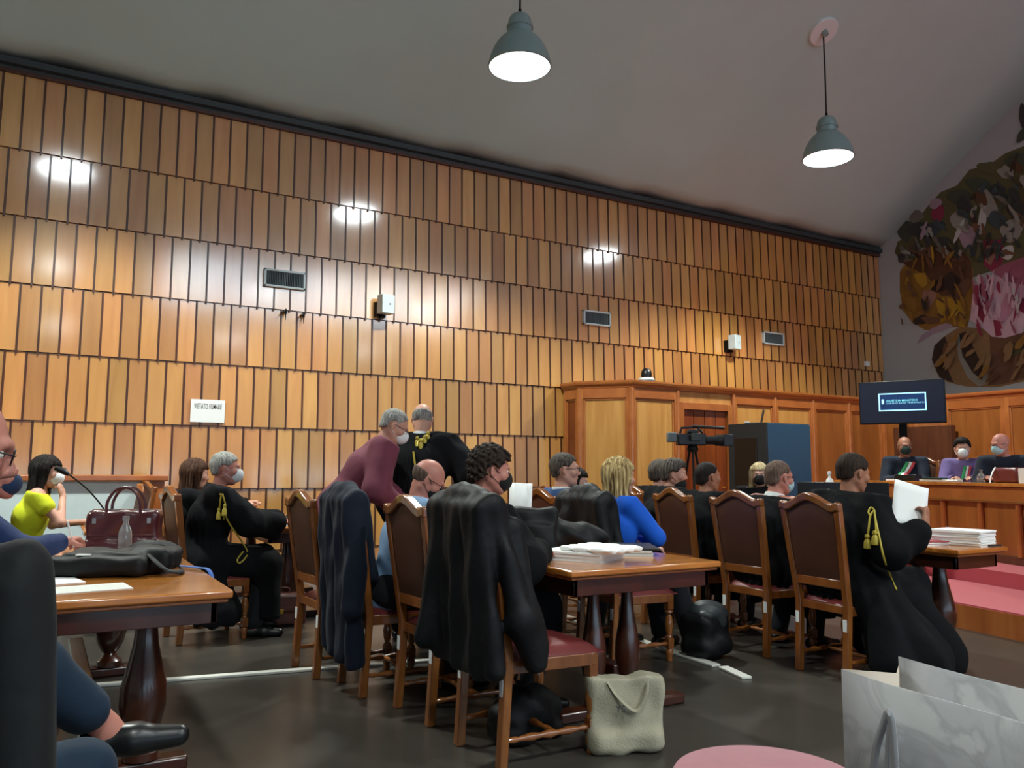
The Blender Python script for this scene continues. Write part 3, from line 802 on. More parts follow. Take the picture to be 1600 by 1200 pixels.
# ------------------------------------------------------------------ dais, carpet, judges' bench
def arc(cx, cy, r, a0, a1, n):
    return [(cx + r * math.cos(R(a0 + (a1 - a0) * i / n)), cy + r * math.sin(R(a0 + (a1 - a0) * i / n))) for i in range(n + 1)]
dais = thing('dais', 'curved wooden dais covered with crimson carpet in front of the judges', 'platform')
def step(pts, z0, z1, back):
    poly = pts + back
    MB().prism(poly, z0, z1 - .012, 'xy').build('riser', 'bench_wood', dais, smooth=False)
    MB().prism([(p[0] + .012, p[1]) for p in pts] + back, z1 - .012, z1, 'xy').build('carpet', 'carpet', dais, smooth=False)
back = [(12.37, -4.0), (12.37, 8.75), (8.6, 8.75)]
E1 = [(7.9, 8.75), (7.9, 6.0), (7.8, 5.4), (7.3, 4.9), (6.62, 4.5), (6.48, 3.8), (6.3, 2.9), (6.0, 1.9), (5.6, 1.0), (5.0, 0.0), (4.2, -1.0), (3.8, -4.0)]
step(E1, 0, .20, [(12.37, -4.0), (12.37, 8.75)])
E2 = [(8.12, 8.75), (8.1, 7.0), (8.06, 5.9), (7.9, 4.8), (7.66, 3.9), (7.4, 3.0), (7.0, 2.1), (6.4, 1.2), (5.8, .4), (5.2, -4.0)]
MB().prism(E2 + [(12.37, -4.0), (12.37, 8.75)], .20, .34, 'xy').build('upper_step', 'carpet', dais, smooth=False)
bench = thing('judges_bench', 'long curved wooden bench where the three judges sit', 'bench')
B1 = [(8.86, 7.0), (8.9, 6.5), (8.88, 6.0), (8.8, 5.5), (8.66, 5.0), (8.46, 4.5), (8.2, 4.0), (7.9, 3.5), (7.55, 3.0), (7.1, 2.5), (6.6, 2.0)]
def offs(pts, d):
    o = []
    for i, p in enumerate(pts):
        a = Vector(pts[max(0, i - 1)]); b = Vector(pts[min(len(pts) - 1, i + 1)]); t_ = (b - a).normalized(); n_ = Vector((-t_.y, t_.x))
        o.append((p[0] + n_.x * d, p[1] + n_.y * d))
    return o
def ribbon(pts, d0, d1, z0, z1, nm, mt, par, bevel=.004):
    A, B_ = offs(pts, d0), offs(pts, d1)
    return MB().prism(A + B_[::-1], z0, z1, 'xy').build(nm, mt, par, bevel=bevel, angle=30)
ribbon(B1, 0, .03, .34, 1.0, 'front', 'bench_wood', bench)
ribbon(B1, -.03, .03, .34, .42, 'plinth', 'niche_wood', bench)
ribbon(B1, -.05, .03, .96, 1.11, 'upper_band', 'rail_wood', bench)
ribbon(B1, -.065, .0, .945, .965, 'band_lip', 'chair_wood', bench)
ribbon(B1, -.09, .62, 1.115, 1.15, 'worktop', 'table_wood', bench)
A = offs(B1, -.022); A2 = offs(B1, 0.0)
for i in range(0, len(B1)):
    p = Vector(A[i]); 
    MB().lathe([(.03, .42), (.03, .95)], (p.x, p.y, 0), n=10).build('half_column', 'rail_wood', bench)
MB().prism([(8.86, 7.0), (8.86, 7.04), (9.5, 7.1), (9.5, 7.0)], .34, 1.115, 'xy').build('end_panel', 'bench_wood', bench)
p = offs(B1, -.055)[0]
sq = MB().box(-.004, .004, -.05, .05, -.045, .045).build('power_socket', 'white', bench); sq.location = (8.842, 6.42, 1.04)
# ------------------------------------------------------------------ volumes: smooth bodies and cloth grown from a distance field
def _v(*a): return np.array(a, dtype=np.float32)
def capsule(a, b, ra, rb, n=None, sq=1.0):
    a = _v(*a); b = _v(*b); r = max(ra, rb); ba = b - a; bb = float(ba @ ba) + 1e-9
    lo = np.minimum(a, b) - r; hi = np.maximum(a, b) + r
    nn = None if n is None else _v(*n) / np.linalg.norm(n)
    def fn(P):
        t = np.clip(((P - a) @ ba) / bb, 0, 1)
        q = P - a - t[..., None] * ba
        if nn is not None:
            c = q @ nn
            q = q + (c * (1 / sq - 1))[..., None] * nn
        return np.linalg.norm(q, axis=-1) - (ra + (rb - ra) * t)
    return lo, hi, fn
def ellipsoid(c, r, Rm=None):
    c = _v(*c); r = _v(*r); m_ = float(r.max())
    Rm = None if Rm is None else np.array(Rm, dtype=np.float32)
    def fn(P):
        q = P - c
        if Rm is not None: q = q @ Rm      # rows of q times R = R^T q
        k0 = np.linalg.norm(q / r, axis=-1); k1 = np.linalg.norm(q / (r * r), axis=-1) + 1e-6
        return k0 * (k0 - 1) / k1
    return c - m_, c + m_, fn
def rbox(c, h, rad, Rm=None):
    c = _v(*c); h = _v(*h); m_ = float(np.linalg.norm(h))
    Rm = None if Rm is None else np.array(Rm, dtype=np.float32)
    def fn(P):
        q = P - c
        if Rm is not None: q = q @ Rm
        q = np.abs(q) - (h - rad)
        return np.linalg.norm(np.maximum(q, 0), axis=-1) + np.minimum(q.max(-1), 0) - rad
    return c - m_, c + m_, fn

class Vol:
    def __init__(s): s.ops = []
    def u(s, prim, k=.02): s.ops.append(('u', prim, k)); return s
    def cut(s, prim, k=.005): s.ops.append(('s', prim, k)); return s
    def plane(s, p, n, k=.004): s.ops.append(('p', (_v(*p), _v(*n) / np.linalg.norm(n)), k)); return s   # removes the side n points to
    def inter(s, fn, k=.004): s.ops.append(('i', fn, k)); return s
    def disp(s, fn): s.ops.append(('d', fn, 0)); return s
    def mesh(s, h):
        us = [o for o in s.ops if o[0] == 'u']
        lo = np.min([o[1][0] for o in us], 0) - .03; hi = np.max([o[1][1] for o in us], 0) + .03
        n = np.ceil((hi - lo) / h).astype(int) + 2
        ax = [lo[i] + h * np.arange(n[i], dtype=np.float32) for i in range(3)]
        F = np.full(n, .08, np.float32)
        def sub(a, b, pad):
            i0 = np.maximum(((a - pad - lo) / h).astype(int), 0); i1 = np.minimum(((b + pad - lo) / h).astype(int) + 2, n)
            return tuple(slice(i0[i], max(i0[i], i1[i])) for i in range(3))
        def pts(sl):
            g = np.meshgrid(*[ax[i][sl[i]] for i in range(3)], indexing='ij')
            return np.stack(g, -1)
        for kind, pr, k in s.ops:
            if kind in 'us':
                sl = sub(pr[0], pr[1], k + 2.5 * h)
                if min(x.stop - x.start for x in sl) < 1: continue
                d = pr[2](pts(sl)); A = F[sl]
                if kind == 'u':
                    t = np.clip(.5 + .5 * (A - d) / k, 0, 1); F[sl] = A * (1 - t) + d * t - k * t * (1 - t)
                else:
                    d = -d; t = np.clip(.5 + .5 * (d - A) / k, 0, 1); F[sl] = A * (1 - t) + d * t + k * t * (1 - t)
            else:
                mk = np.abs(F) < .06 if kind == 'd' else F < .05
                idx = np.nonzero(mk)
                P = np.stack([ax[i][idx[i]] for i in range(3)], -1)
                if kind == 'd': F[idx] += pr(P).astype(np.float32)
                else:
                    d = (P - pr[0]) @ pr[1] if kind == 'p' else pr(P)
                    A = F[idx]; t = np.clip(.5 + .5 * (d - A) / k, 0, 1); F[idx] = A * (1 - t) + d * t + k * t * (1 - t)
        return surface_net(F, lo, h)

def surface_net(F, lo, h):
    nx, ny, nz = F.shape; ins = F < 0
    c = np.zeros((nx - 1, ny - 1, nz - 1), np.int8)
    for i in (0, 1):
        for j in (0, 1):
            for k in (0, 1): c += ins[i:nx - 1 + i, j:ny - 1 + j, k:nz - 1 + k]
    ci = np.nonzero((c > 0) & (c < 8)); m_ = len(ci[0])
    idx = np.full(c.shape, -1, np.int32); idx[ci] = np.arange(m_)
    acc = np.zeros((m_, 3), np.float32); cnt = np.zeros(m_, np.float32)
    corners = [(i, j, k) for i in (0, 1) for j in (0, 1) for k in (0, 1)]
    for a in corners:
        for ax_ in range(3):
            if a[ax_]: continue
            b = list(a); b[ax_] = 1
            fa = F[ci[0] + a[0], ci[1] + a[1], ci[2] + a[2]]; fb = F[ci[0] + b[0], ci[1] + b[1], ci[2] + b[2]]
            mk = (fa < 0) != (fb < 0)
            t = np.where(mk, fa / np.where(mk, fa - fb, 1), 0)
            p = np.tile(np.array(a, np.float32), (m_, 1)); p[:, ax_] += t
            acc += p * mk[:, None]; cnt += mk
    V = (acc / cnt[:, None] + np.stack(ci, -1)) * h + lo
    faces = []
    for ax_ in range(3):
        sl0 = [slice(None)] * 3; sl1 = [slice(None)] * 3; sl0[ax_] = slice(0, -1); sl1[ax_] = slice(1, None)
        a = ins[tuple(sl0)]; b = ins[tuple(sl1)]
        e = np.nonzero(a != b); o = [x for x in range(3) if x != ax_]
        ok = np.ones(len(e[0]), bool)
        for x in o: ok &= (e[x] > 0) & (e[x] < F.shape[x] - 1)
        e = [x[ok] for x in e]; fl = a[tuple(e)]
        def cell(d0, d1):
            q = [x.copy() for x in e]; q[o[0]] = q[o[0]] - d0; q[o[1]] = q[o[1]] - d1
            return idx[tuple(q)]
        q = np.stack([cell(1, 1), cell(0, 1), cell(0, 0), cell(1, 0)], -1)
        if ax_ == 1: fl = ~fl
        q[~fl] = q[~fl][:, ::-1]
        faces.append(q)
    Q = np.concatenate(faces); Q = Q[(Q >= 0).all(1)]
    return V, Q

def vol_obj(name, vol, h, mat, parent=None, smooth_it=1):
    V, Q = vol.mesh(h)
    # one pass of gentle relaxing
    for _ in range(smooth_it):
        acc = np.zeros_like(V); cnt = np.zeros(len(V), np.float32)
        for i in range(4):
            np.add.at(acc, Q[:, i], V[Q[:, (i + 1) % 4]]); np.add.at(cnt, Q[:, i], 1)
        V = V * .5 + .5 * acc / np.maximum(cnt, 1)[:, None]
    vol_ = np.einsum('ij,ij->i', V[Q[:, 0]], np.cross(V[Q[:, 1]], V[Q[:, 2]])).sum()
    if vol_ < 0: Q = Q[:, ::-1].copy()
    me = bpy.data.meshes.new(name)
    me.vertices.add(len(V)); me.vertices.foreach_set('co', V.astype(np.float32).ravel())
    me.loops.add(Q.size); me.loops.foreach_set('vertex_index', Q.astype(np.int32).ravel())
    me.polygons.add(len(Q)); me.polygons.foreach_set('loop_start', np.arange(0, Q.size, 4, dtype=np.int32))
    me.polygons.foreach_set('use_smooth', np.ones(len(Q), bool))
    me.update(calc_edges=True); me.validate()
    me.materials.append(M[mat] if isinstance(mat, str) else mat)
    o = bpy.data.objects.new(name, me); C.objects.link(o)
    if parent is not None: o.parent = parent
    return o

# ------------------------------------------------------------------ people
def skin(name, col):
    if name not in M:
        M[name] = plain(name, col, .5, noise=.10, scale=14, spec=.4)
        M[name].node_tree.nodes['Principled BSDF'].inputs['Subsurface Weight'].default_value = 0
    return name
skin('skin_fair', '#c4917c'); skin('skin_rosy', '#b97a6b'); skin('skin_tan', '#9d6a52'); skin('skin_pale', '#cfa392')
def cloth(name, col, rough=.8, bump=.4, bs=16, noise=.12):
    if name not in M: M[name] = plain(name, col, rough, noise=noise, scale=6, bump=bump, bscale=bs, sheen=.04, spec=.3)
    return name
cloth('burgundy_wool', '#6d3444'); cloth('navy_wool', '#0e1829'); cloth('blue_suit', '#27497a'); cloth('navy_suit', '#172b55'); cloth('sky_shirt', '#7d9cc0'); cloth('royal_blue_knit', '#1158c8')
cloth('yellow_cotton', '#c9d022'); cloth('dark_trousers', '#17191f'); cloth('green_trousers', '#262a22'); cloth('jeans_blue', '#14273a'); cloth('white_shirt', '#d5d8d8'); cloth('purple_check', '#6a5a8c', noise=.5)
cloth('grey_jacket', '#0f1214', .75); cloth('mask_white', '#dfe3e4', .8, .1); cloth('mask_black', '#141414', .8, .1); cloth('mask_blue', '#1e3352', .8, .1); cloth('mask_lightblue', '#9fc0c8', .8, .1); cloth('mask_green', '#1e3330', .8, .1)
M['hair_dark'] = hair_mat('dark_brown_hair', '#1a120d', '#33241a'); M['hair_black'] = hair_mat('black_hair', '#0d0b0a', '#221a16')
M['hair_grey'] = hair_mat('silver_hair', '#6f6d68', '#a9a8a2'); M['hair_pepper'] = hair_mat('dark_grey_hair', '#2c2622', '#5c544c')
M['hair_blonde'] = hair_mat('streaked_blonde_hair', '#6e5230', '#d6bd86', 70); M['hair_brown'] = hair_mat('brown_hair', '#2d1a10', '#553522')
M['hair_short'] = hair_mat('cropped_grey_brown_hair', '#4c3b32', '#6e5a4e'); M['hair_platinum'] = hair_mat('pale_blonde_hair', '#9a8560', '#e0cfa4', 70)
M['eye_white'] = plain('eye_white', '#d8d4cc', .3); M['eye_dark'] = plain('eye_iris', '#20140e', .2)

def rotm(yaw, pitch=0, roll=0):
    """head axes: x forward, y left, z up; pitch > 0 looks down"""
    return np.array((Matrix.Rotation(yaw, 3, 'Z') @ Matrix.Rotation(pitch, 3, 'Y') @ Matrix.Rotation(roll, 3, 'X')))

def ik(a, b, l1, l2, hint):
    a, b, hint = np.array(a, float), np.array(b, float), np.array(hint, float)
    d = b - a; L = np.linalg.norm(d)
    if L > (l1 + l2) * .995: b = a + d / L * (l1 + l2) * .995; d = b - a; L = np.linalg.norm(d)
    x = (l1 * l1 - l2 * l2 + L * L) / (2 * L); hgt = math.sqrt(max(l1 * l1 - x * x, 1e-6))
    u = d / L; n = hint - (hint @ u) * u; n = n / (np.linalg.norm(n) + 1e-9)
    return a + u * x + n * hgt, b

def hand(vol, w, d, nrm, side, curl=.5, pinch=False, sc=1.0):
    """wrist, forearm direction, palm normal (curl side), side +1 left / -1 right"""
    d = np.array(d, float); d /= np.linalg.norm(d); nrm = np.array(nrm, float); nrm -= (nrm @ d) * d; nrm /= np.linalg.norm(nrm)
    lat = np.cross(d, nrm) * side       # towards the thumb
    w = np.array(w, float)
    kn = w + d * .085 * sc
    vol.u(capsule(w, w + d * .04, .026 * sc, .034 * sc, nrm, .62), .02)
    vol.u(capsule(w + d * .035, kn, .036 * sc, .040 * sc, nrm, .38), .012)
    for i, (o, l) in enumerate(((.030, .070), (.011, .078), (-.009, .072), (-.028, .057))):
        p = w + (d * .083 + lat * o) * sc; a = curl * (.55 + .12 * i); dd = d * 1.0 + lat * o * 1.5
        for s_, (f, r) in enumerate(((.45, .0098), (.30, .0090), (.25, .0080))):
            v = dd * math.cos(a) + nrm * math.sin(a); v /= np.linalg.norm(v)
            q = p + v * l * f * sc * 1.05
            vol.u(capsule(p, q, r * sc, (r - .0008) * sc), .004); p = q; a += curl * .75
    p = w + (d * .025 + lat * .026) * sc
    v = d * .72 + lat * .62 + nrm * (.25 + .3 * (pinch or 0)); v /= np.linalg.norm(v); q = p + v * .042 * sc; vol.u(capsule(p, q, .015 * sc, .0115 * sc), .010)
    v = d * .92 + lat * .1 + nrm * .35; v /= np.linalg.norm(v); vol.u(capsule(q, q + v * .036 * sc, .0112 * sc, .009 * sc), .005)

class Person:
    def __init__(s, loc, yaw, label, sit=True, seat=.47, lean=0, side=0, head=(0, 0, 0), LH=None, RH=None, LE=None, RE=None, sc=1.0, skin_='skin_fair', h=.007,
                 knees=.13, feet=(.44, .44), feet_x=None, curl=.5, palm=None, slump=0, hips=None, cat='person', group=None, legs=None, gender='m', headscale=1.0, body_to=None, pelvis=None, fdir=None):
        s.sc, s.h, s.yaw = sc, h, yaw
        s.sit = sit; s.fdir = fdir
        zp = (seat + .095) if sit else .90 * sc
        P = np.array(pelvis if pelvis is not None else (0., 0., zp)); s.P = P
        T = np.array([math.sin(R(lean)), math.sin(R(side)), math.cos(R(lean))]); T /= np.linalg.norm(T); s.T = T
        F = np.array([math.cos(R(lean)), 0, -math.sin(R(lean))]); s.F = F
        F2 = F + T * 0; Lf = np.cross(T, F); Lf /= np.linalg.norm(Lf); s.Lf = Lf
        ch = P + T * .30 * sc - F * .02; N = P + T * .505 * sc - F * .015 + np.array([slump * .06, 0, -slump * .04]); s.ch, s.N = ch, N
        shw = (.185 if gender == 'm' else .160) * sc; s.shw = shw
        s.SL = N + Lf * shw - T * .034 * sc + F * .0; s.SR = N - Lf * shw - T * .034 * sc
        hy, hp, hr = [R(q) for q in head]
        s.HR = rotm(hy, hp, hr)
        hd = s.HR @ np.array([.03, 0, .0]); s.H = N + (T * .084 + np.array([0, 0, .070])) * sc + s.HR @ np.array([.025, 0, .01])
        H = s.H; HR = s.HR; s.hs = hs = headscale
        LH = LH if LH is not None else ((.40, .14, .82) if sit else (.08, .27, .78)); RH = RH if RH is not None else ((.40, -.14, .82) if sit else (.08, -.27, .78))
        s.EL, s.LH = ik(s.SL, LH, .285 * sc, .255 * sc, LE if LE is not None else (-.5, .55, -.8)); s.ER, s.RH = ik(s.SR, RH, .285 * sc, .255 * sc, RE if RE is not None else (-.5, -.55, -.8))
        s.knees = []; s.ankles = []; s.hipj = []
        for sd in (1, -1):
            hj = P + Lf * sd * .09 * sc
            if legs is not None: kn, an = [np.array(q, float) for q in legs[0 if sd == 1 else 1]]
            elif sit:
                kn = np.array([P[0] + .42 * sc, P[1] + sd * knees, P[2] - .03]); fx = (feet_x if feet_x is not None else (.36, .36))[0 if sd == 1 else 1]
                an = np.array([P[0] + fx * sc, P[1] + sd * knees * 1.1, .085])
            else:
                kn = np.array([P[0] + .02, P[1] + sd * .10, .49 * sc]); an = np.array([P[0] - .02, P[1] + sd * .11, .085])
            s.hipj.append(hj); s.knees.append(kn); s.ankles.append(an)
        # the body: one continuous surface
        b = Vol()
        w = 1.0 if gender == 'm' else .86
        b.u(ellipsoid(P + T * .02, (.105, .155 * (1.0 if gender == 'm' else 1.05), .11)), .05)
        b.u(capsule(P, ch, .115 * w, .125 * w, F, .78), .05).u(capsule(ch - Lf * .06, ch + Lf * .06, .125 * w, .125 * w, F, .85), .05)
        b.u(capsule(s.SR + Lf * .03, s.SL - Lf * .03, .062, .062), .06).u(capsule(N - T * .04, H - HR @ np.array([.02, 0, .06]) * hs, .060 * (1 if gender == 'm' else .85), .052 * (1 if gender == 'm' else .88)), .03)
        for S_, E_, W_, sd in ((s.SL, s.EL, s.LH, 1), (s.SR, s.ER, s.RH, -1)):
            b.u(capsule(S_, E_, .052 * w, .041 * w), .03).u(capsule(E_, W_, .041 * w, .027 * w), .02)
        for i in (0, 1):
            b.u(capsule(s.hipj[i], s.knees[i], .082, .056), .04).u(capsule(s.knees[i], s.ankles[i], .055, .036), .03)
            fd = s.foot_dir(i); b.u(capsule(s.ankles[i] + np.array([0, 0, -.03]), s.ankles[i] + fd * .14 + np.array([0, 0, -.055]), .032, .023), .03)
        # head
        def e(c, r, k=.02, Rl=None): b.u(ellipsoid(H + HR @ (np.array(c) * hs), np.array(r) * hs, HR if Rl is None else HR @ Rl), k)
        def cp(a, c, ra, rb, k=.01): b.u(capsule(H + HR @ (np.array(a) * hs), H + HR @ (np.array(c) * hs), ra * hs, rb * hs), k)
        e((-.012, 0, .025), (.097, .077, .090)); e((.030, 0, -.030), (.064, .062, .082), .03)
        cp((.045, .022, -.088), (.060, 0, -.098), .022, .024, .03); cp((.045, -.022, -.088), (.060, 0, -.098), .022, .024, .02)
        cp((-.005, .052, -.055), (.045, .024, -.09), .020, .020, .03); cp((-.005, -.052, -.055), (.045, -.024, -.09), .020, .020, .03)
        cp((.082, .03, .022), (.088, -.002, .02), .012, .012, .012); cp((.082, -.03, .022), (.088, .002, .02), .012, .012, .012)
        cp((.088, 0, .008), (.108, 0, -.030), .0085, .0125, .010); cp((.096, .012, -.036), (.096, -.012, -.036), .009, .009, .008)
        cp((.087, .018, -.062), (.090, -.018, -.062), .0075, .0075, .008); cp((.084, .014, -.071), (.086, -.014, -.071), .0085, .0085, .008)
        cp((.07, .044, -.02), (.06, .05, -.03), .018, .02, .02); cp((.07, -.044, -.02), (.06, -.05, -.03), .018, .02, .02)
        for sd in (1, -1):
            b.cut(ellipsoid(H + HR @ (np.array([.094, sd * .031, .0]) * hs), np.array((.014, .017, .010)) * hs, HR), .010)
            e((-.008, sd * .078, -.012), (.017, .008, .031), .006, np.array(Matrix.Rotation(sd * R(-22), 3, 'Z')))
            b.cut(ellipsoid(H + HR @ (np.array([-.002, sd * .087, -.008]) * hs), np.array((.008, .005, .014)) * hs, HR), .004)
        pn = palm or {}
        for nm, W_, E_, sd in (('L', s.LH, s.EL, 1), ('R', s.RH, s.ER, -1)):
            q = pn.get(nm, {}); dd = np.array(q.get('d', (W_ - E_)), float)
            hand(b, W_, dd, q.get('n', (0.05, 0, -1)), sd, q.get('curl', curl), q.get('pinch', False), sc * (1 if gender == 'm' else .9))
        if body_to is not None: b.ops = [o for o in b.ops]
        s.body = vol_obj('person', b, h, skin_)
        s.body.location = loc; s.body.rotation_euler[2] = R(yaw)
        tag(s.body, label, cat, group)
        # eyes
        for sd in (1, -1):
            c_ = H + HR @ (np.array([.077, sd * .031, .001]) * hs)
            q = MB().sphere(c_, .0115 * hs, 10, 7); q.mat(1).sphere(H + HR @ (np.array([.0835, sd * .031, .001]) * hs), .0062 * hs, 8, 6)
            q.build('eye', ['eye_white', 'eye_dark'], s.body)
    def foot_dir(s, i):
        k, a = s.knees[i], s.ankles[i]; v = (k - a) * .3 + np.array([.5, .12 * (1 if i == 0 else -1), 0]); v[2] = 0
        if hasattr(s, 'fdir') and s.fdir is not None: return s.fdir
        return v / np.linalg.norm(v)
    def hp(s, *c): return s.H + s.HR @ (np.array(c) * s.hs)
    def hair(s, style, mat, h=.006):
        v = Vol(); H, HR, hs = s.H, s.HR, s.hs
        g = {'short': .013, 'crop': .006, 'full': .022, 'curly': .026, 'bald': .006, 'long': .02, 'bun': .016, 'bob': .024}[style]
        v.u(ellipsoid(s.hp(-.014, 0, .027), np.array((.097 + g, .077 + g * .8, .088 + g)) * hs, HR), .02)
        if style in ('short', 'full', 'curly', 'crop'): v.u(capsule(s.hp(-.055, .022, -.04), s.hp(-.055, -.022, -.04), .042 + g, .042 + g), .03)
        if style == 'full': v.u(ellipsoid(s.hp(.03, .0, .09), np.array((.06, .06, .035)) * hs, HR), .03)
        def cutf(P):
            q = (P - H) @ HR / hs; x, y, z = q[:, 0], q[:, 1], q[:, 2]
            if style == 'bald':      # a low ring around the back and sides
                return np.maximum(np.maximum(z - (.035 - .9 * np.maximum(x + .03, 0)), x - .035), -.065 - z)
            line = np.where(x > .06, .062, np.where(x > -.0, -.015 + (x - 0) * 1.2, -.095 + (x + .10) * .80))
            if style in ('long', 'bob', 'bun'): line = np.where(x > .045, .05, -.3)
            if style == 'crop': line = line + .012
            # keep the ears and temples free
            ear = np.sqrt((x + .006) ** 2 + (z + .012) ** 2) - .036
            out = (line - z)
            if style not in ('long', 'bob'): out = np.maximum(out, np.where(np.abs(y) > .055, -ear, -1))
            return out
        v.inter(cutf, .012)
        if style in ('long', 'bob'):
            zb = -.24 if style == 'long' else -.16
            v.u(capsule(s.hp(-.075, 0, 0), s.hp(-.085, 0, zb), .06, .05, HR[:, 0], .7), .04)
            for sd in (1, -1):
                v.u(capsule(s.hp(-.045, sd * .07, .02), s.hp(-.04, sd * .085, zb), .034, .030), .03)
                v.u(capsule(s.hp(.02, sd * .072, .055), s.hp(.012, sd * .088, zb * .8), .020, .018), .03)
                v.u(capsule(s.hp(.035, sd * .04, .085), s.hp(.025, sd * .08, .02), .022, .018), .02)
        if style == 'bun': v.u(ellipsoid(s.hp(-.13, 0, .03), np.array((.045, .05, .045)) * hs, HR), .015)
        amp = {'short': .0012, 'crop': .0012, 'full': .004, 'curly': .007, 'bald': .001, 'long': .005, 'bun': .002, 'bob': .0055}[style]
        taper = {'short': .017, 'full': .014, 'curly': .010, 'crop': .005}.get(style, 0)
        def dsp(P):
            q = (P - H) @ HR; a = np.arctan2(q[:, 1], q[:, 0])
            return dsp0(P, q, a) + taper * np.clip((.012 - q[:, 2] / hs) / .09, 0, 1) * (q[:, 0] < .03)
        def dsp0(P, q, a):
            if style == 'curly': return amp * (np.sin(q[:, 0] * 150 + 3 * np.sin(q[:, 2] * 70)) * np.sin(q[:, 1] * 140 + 2) + .5 * np.sin(q[:, 2] * 170 + q[:, 0] * 90))
            return amp * (np.sin(a * 23 + q[:, 2] * 14) + .6 * np.sin(a * 41 + 1.3 + q[:, 2] * 30))
        v.disp(dsp)
        return vol_obj('hair', v, h, mat, s.body)
    def mask(s, mat, style='ffp', h=.005):
        v = Vol(); H, HR, hs = s.H, s.HR, s.hs
        if style == 'ffp':
            v.u(ellipsoid(s.hp(.062, 0, -.048), np.array((.066, .056, .062)) * hs, HR), .01).u(ellipsoid(s.hp(.10, 0, -.045), np.array((.034, .024, .040)) * hs, HR), .03)
        else:
            v.u(ellipsoid(s.hp(.052, 0, -.052), np.array((.068, .064, .064)) * hs, HR), .01).u(ellipsoid(s.hp(.085, 0, -.04), np.array((.032, .03, .038)) * hs, HR), .03)
        v.inter(lambda P: np.maximum(.018 - (P - H) @ HR[:, 0] / hs - .0, (P - H) @ HR[:, 2] / hs + .010 - .35 * np.maximum(((P - H) @ HR[:, 0]) / hs - .07, 0)), .006)
        o = vol_obj('face_mask', v, h, mat, s.body)
        st = MB()
        for sd in (1, -1):
            for z0, z1 in ((-.028, .012), (-.075, -.035)):
                st.tube([s.hp(.055, sd * .058, z0), s.hp(.02, sd * .074, (z0 + z1) / 2), s.hp(-.012, sd * .084, z1)], .0016, n=6)
        st.build('ear_loop', mat, o)
        return o
    def glasses(s):
        g = MB()
        for sd in (1, -1):
            pts = [s.hp(.104, sd * (.031 + .024 * math.cos(a)), .0 + .017 * math.sin(a)) for a in np.linspace(0, 2 * PI, 17)]
            g.tube(pts, .0017, n=6, cap=False)
            g.tube([s.hp(.102, sd * .054, .004), s.hp(.05, sd * .073, .006), s.hp(-.012, sd * .083, .002)], .0018, n=6)
        g.tube([s.hp(.106, .009, .003), s.hp(.108, 0, .005), s.hp(.106, -.009, .003)], .0018, n=6)
        return g.build('glasses', 'black_plastic', s.body)
    def folds(s, amp, seed=0):
        rn = np.random.RandomState(seed); w = rn.uniform(-1, 1, (5, 3)); w /= np.linalg.norm(w, axis=1)[:, None]; fr = rn.uniform(18, 52, 5); ph = rn.uniform(0, 6, 5)
        w[:, 2] *= .45
        def f(P):
            d = 0
            for i in range(5): d = d + np.sin(P @ (w[i] * fr[i]) + ph[i] + .8 * np.sin(P[:, 2] * 17 + i)) / 5 * (1.6 if i < 2 else 1)
            return d * amp
        return f
    def torso(s, mat, name='jacket', puff=.020, hem=-.10, sleeves=1.0, h=None, amp=.006, seed=0, collar=.03, gender_w=1.0, neck=.045, skirt=None):
        h = h or s.h * 1.15; v = Vol(); P, T, F, Lf, N, ch = s.P, s.T, s.F, s.Lf, s.N, s.ch
        p = puff
        v.u(capsule(P + T * (hem + .05), ch, .125 + p, .135 + p, F, .80), .05).u(capsule(ch - Lf * .065 * gender_w, ch + Lf * .065 * gender_w, .128 + p, .128 + p, F, .86), .05)
        v.u(ellipsoid(P + T * .02, (.115 + p, .165 + p, .115 + p)), .05)
        v.u(capsule(s.SR + Lf * .03, s.SL - Lf * .03, .064 + p * .8, .064 + p * .8), .06)
        v.u(capsule(N - T * .05, N + T * collar, .085 + p * .4, .062 + p * .2), .05)
        if skirt:
            for q in skirt: v.u(capsule(*q), .06)
        for S_, E_, W_ in ((s.SL, s.EL, s.LH), (s.SR, s.ER, s.RH)):
            if sleeves <= 0: 
                v.u(capsule(S_, S_ + (E_ - S_) * .4, .060 + p, .056 + p), .03); continue
            v.u(capsule(S_, E_, .060 + p, .050 + p), .03); W2 = E_ + (W_ - E_) * sleeves * .97
            v.u(capsule(E_, W2, .050 + p, .036 + p * .7), .025)
        v.plane(N + T * collar, T, .006)
        for E_, W_ in ((s.EL, s.LH), (s.ER, s.RH)): 
            d = (W_ - E_) / np.linalg.norm(W_ - E_)
            # the cuff: cut only near the wrist
            c0 = W_ - d * .005
            v.ops.append(('s', capsule(c0 + d * .05, c0 + d * .10, .05, .05), .004))
        v.disp(s.folds(amp, seed))
        # hollow neck so the collar stands around the neck
        v.cut(capsule(N + T * (collar - .012), N + T * (collar + .09), neck * 1.32, neck * 1.5), .006)
        return vol_obj(name, v, h, mat, s.body)
    def trousers(s, mat, h=None, puff=.016, amp=.005, seed=3, name='trousers'):
        v = Vol(); P, Lf = s.P, s.Lf
        v.u(ellipsoid(P, (.125 + puff * .3, .165 + puff * .3, .12)), .04)
        for i in (0, 1):
            a = s.ankles[i]; v.u(capsule(s.hipj[i], s.knees[i], .088 + puff, .060 + puff), .04).u(capsule(s.knees[i], a + (s.knees[i] - a) * .06, .060 + puff, .046 + puff), .03)
        v.disp(s.folds(amp, seed))
        return vol_obj(name, v, h or s.h * 1.3, mat, s.body)
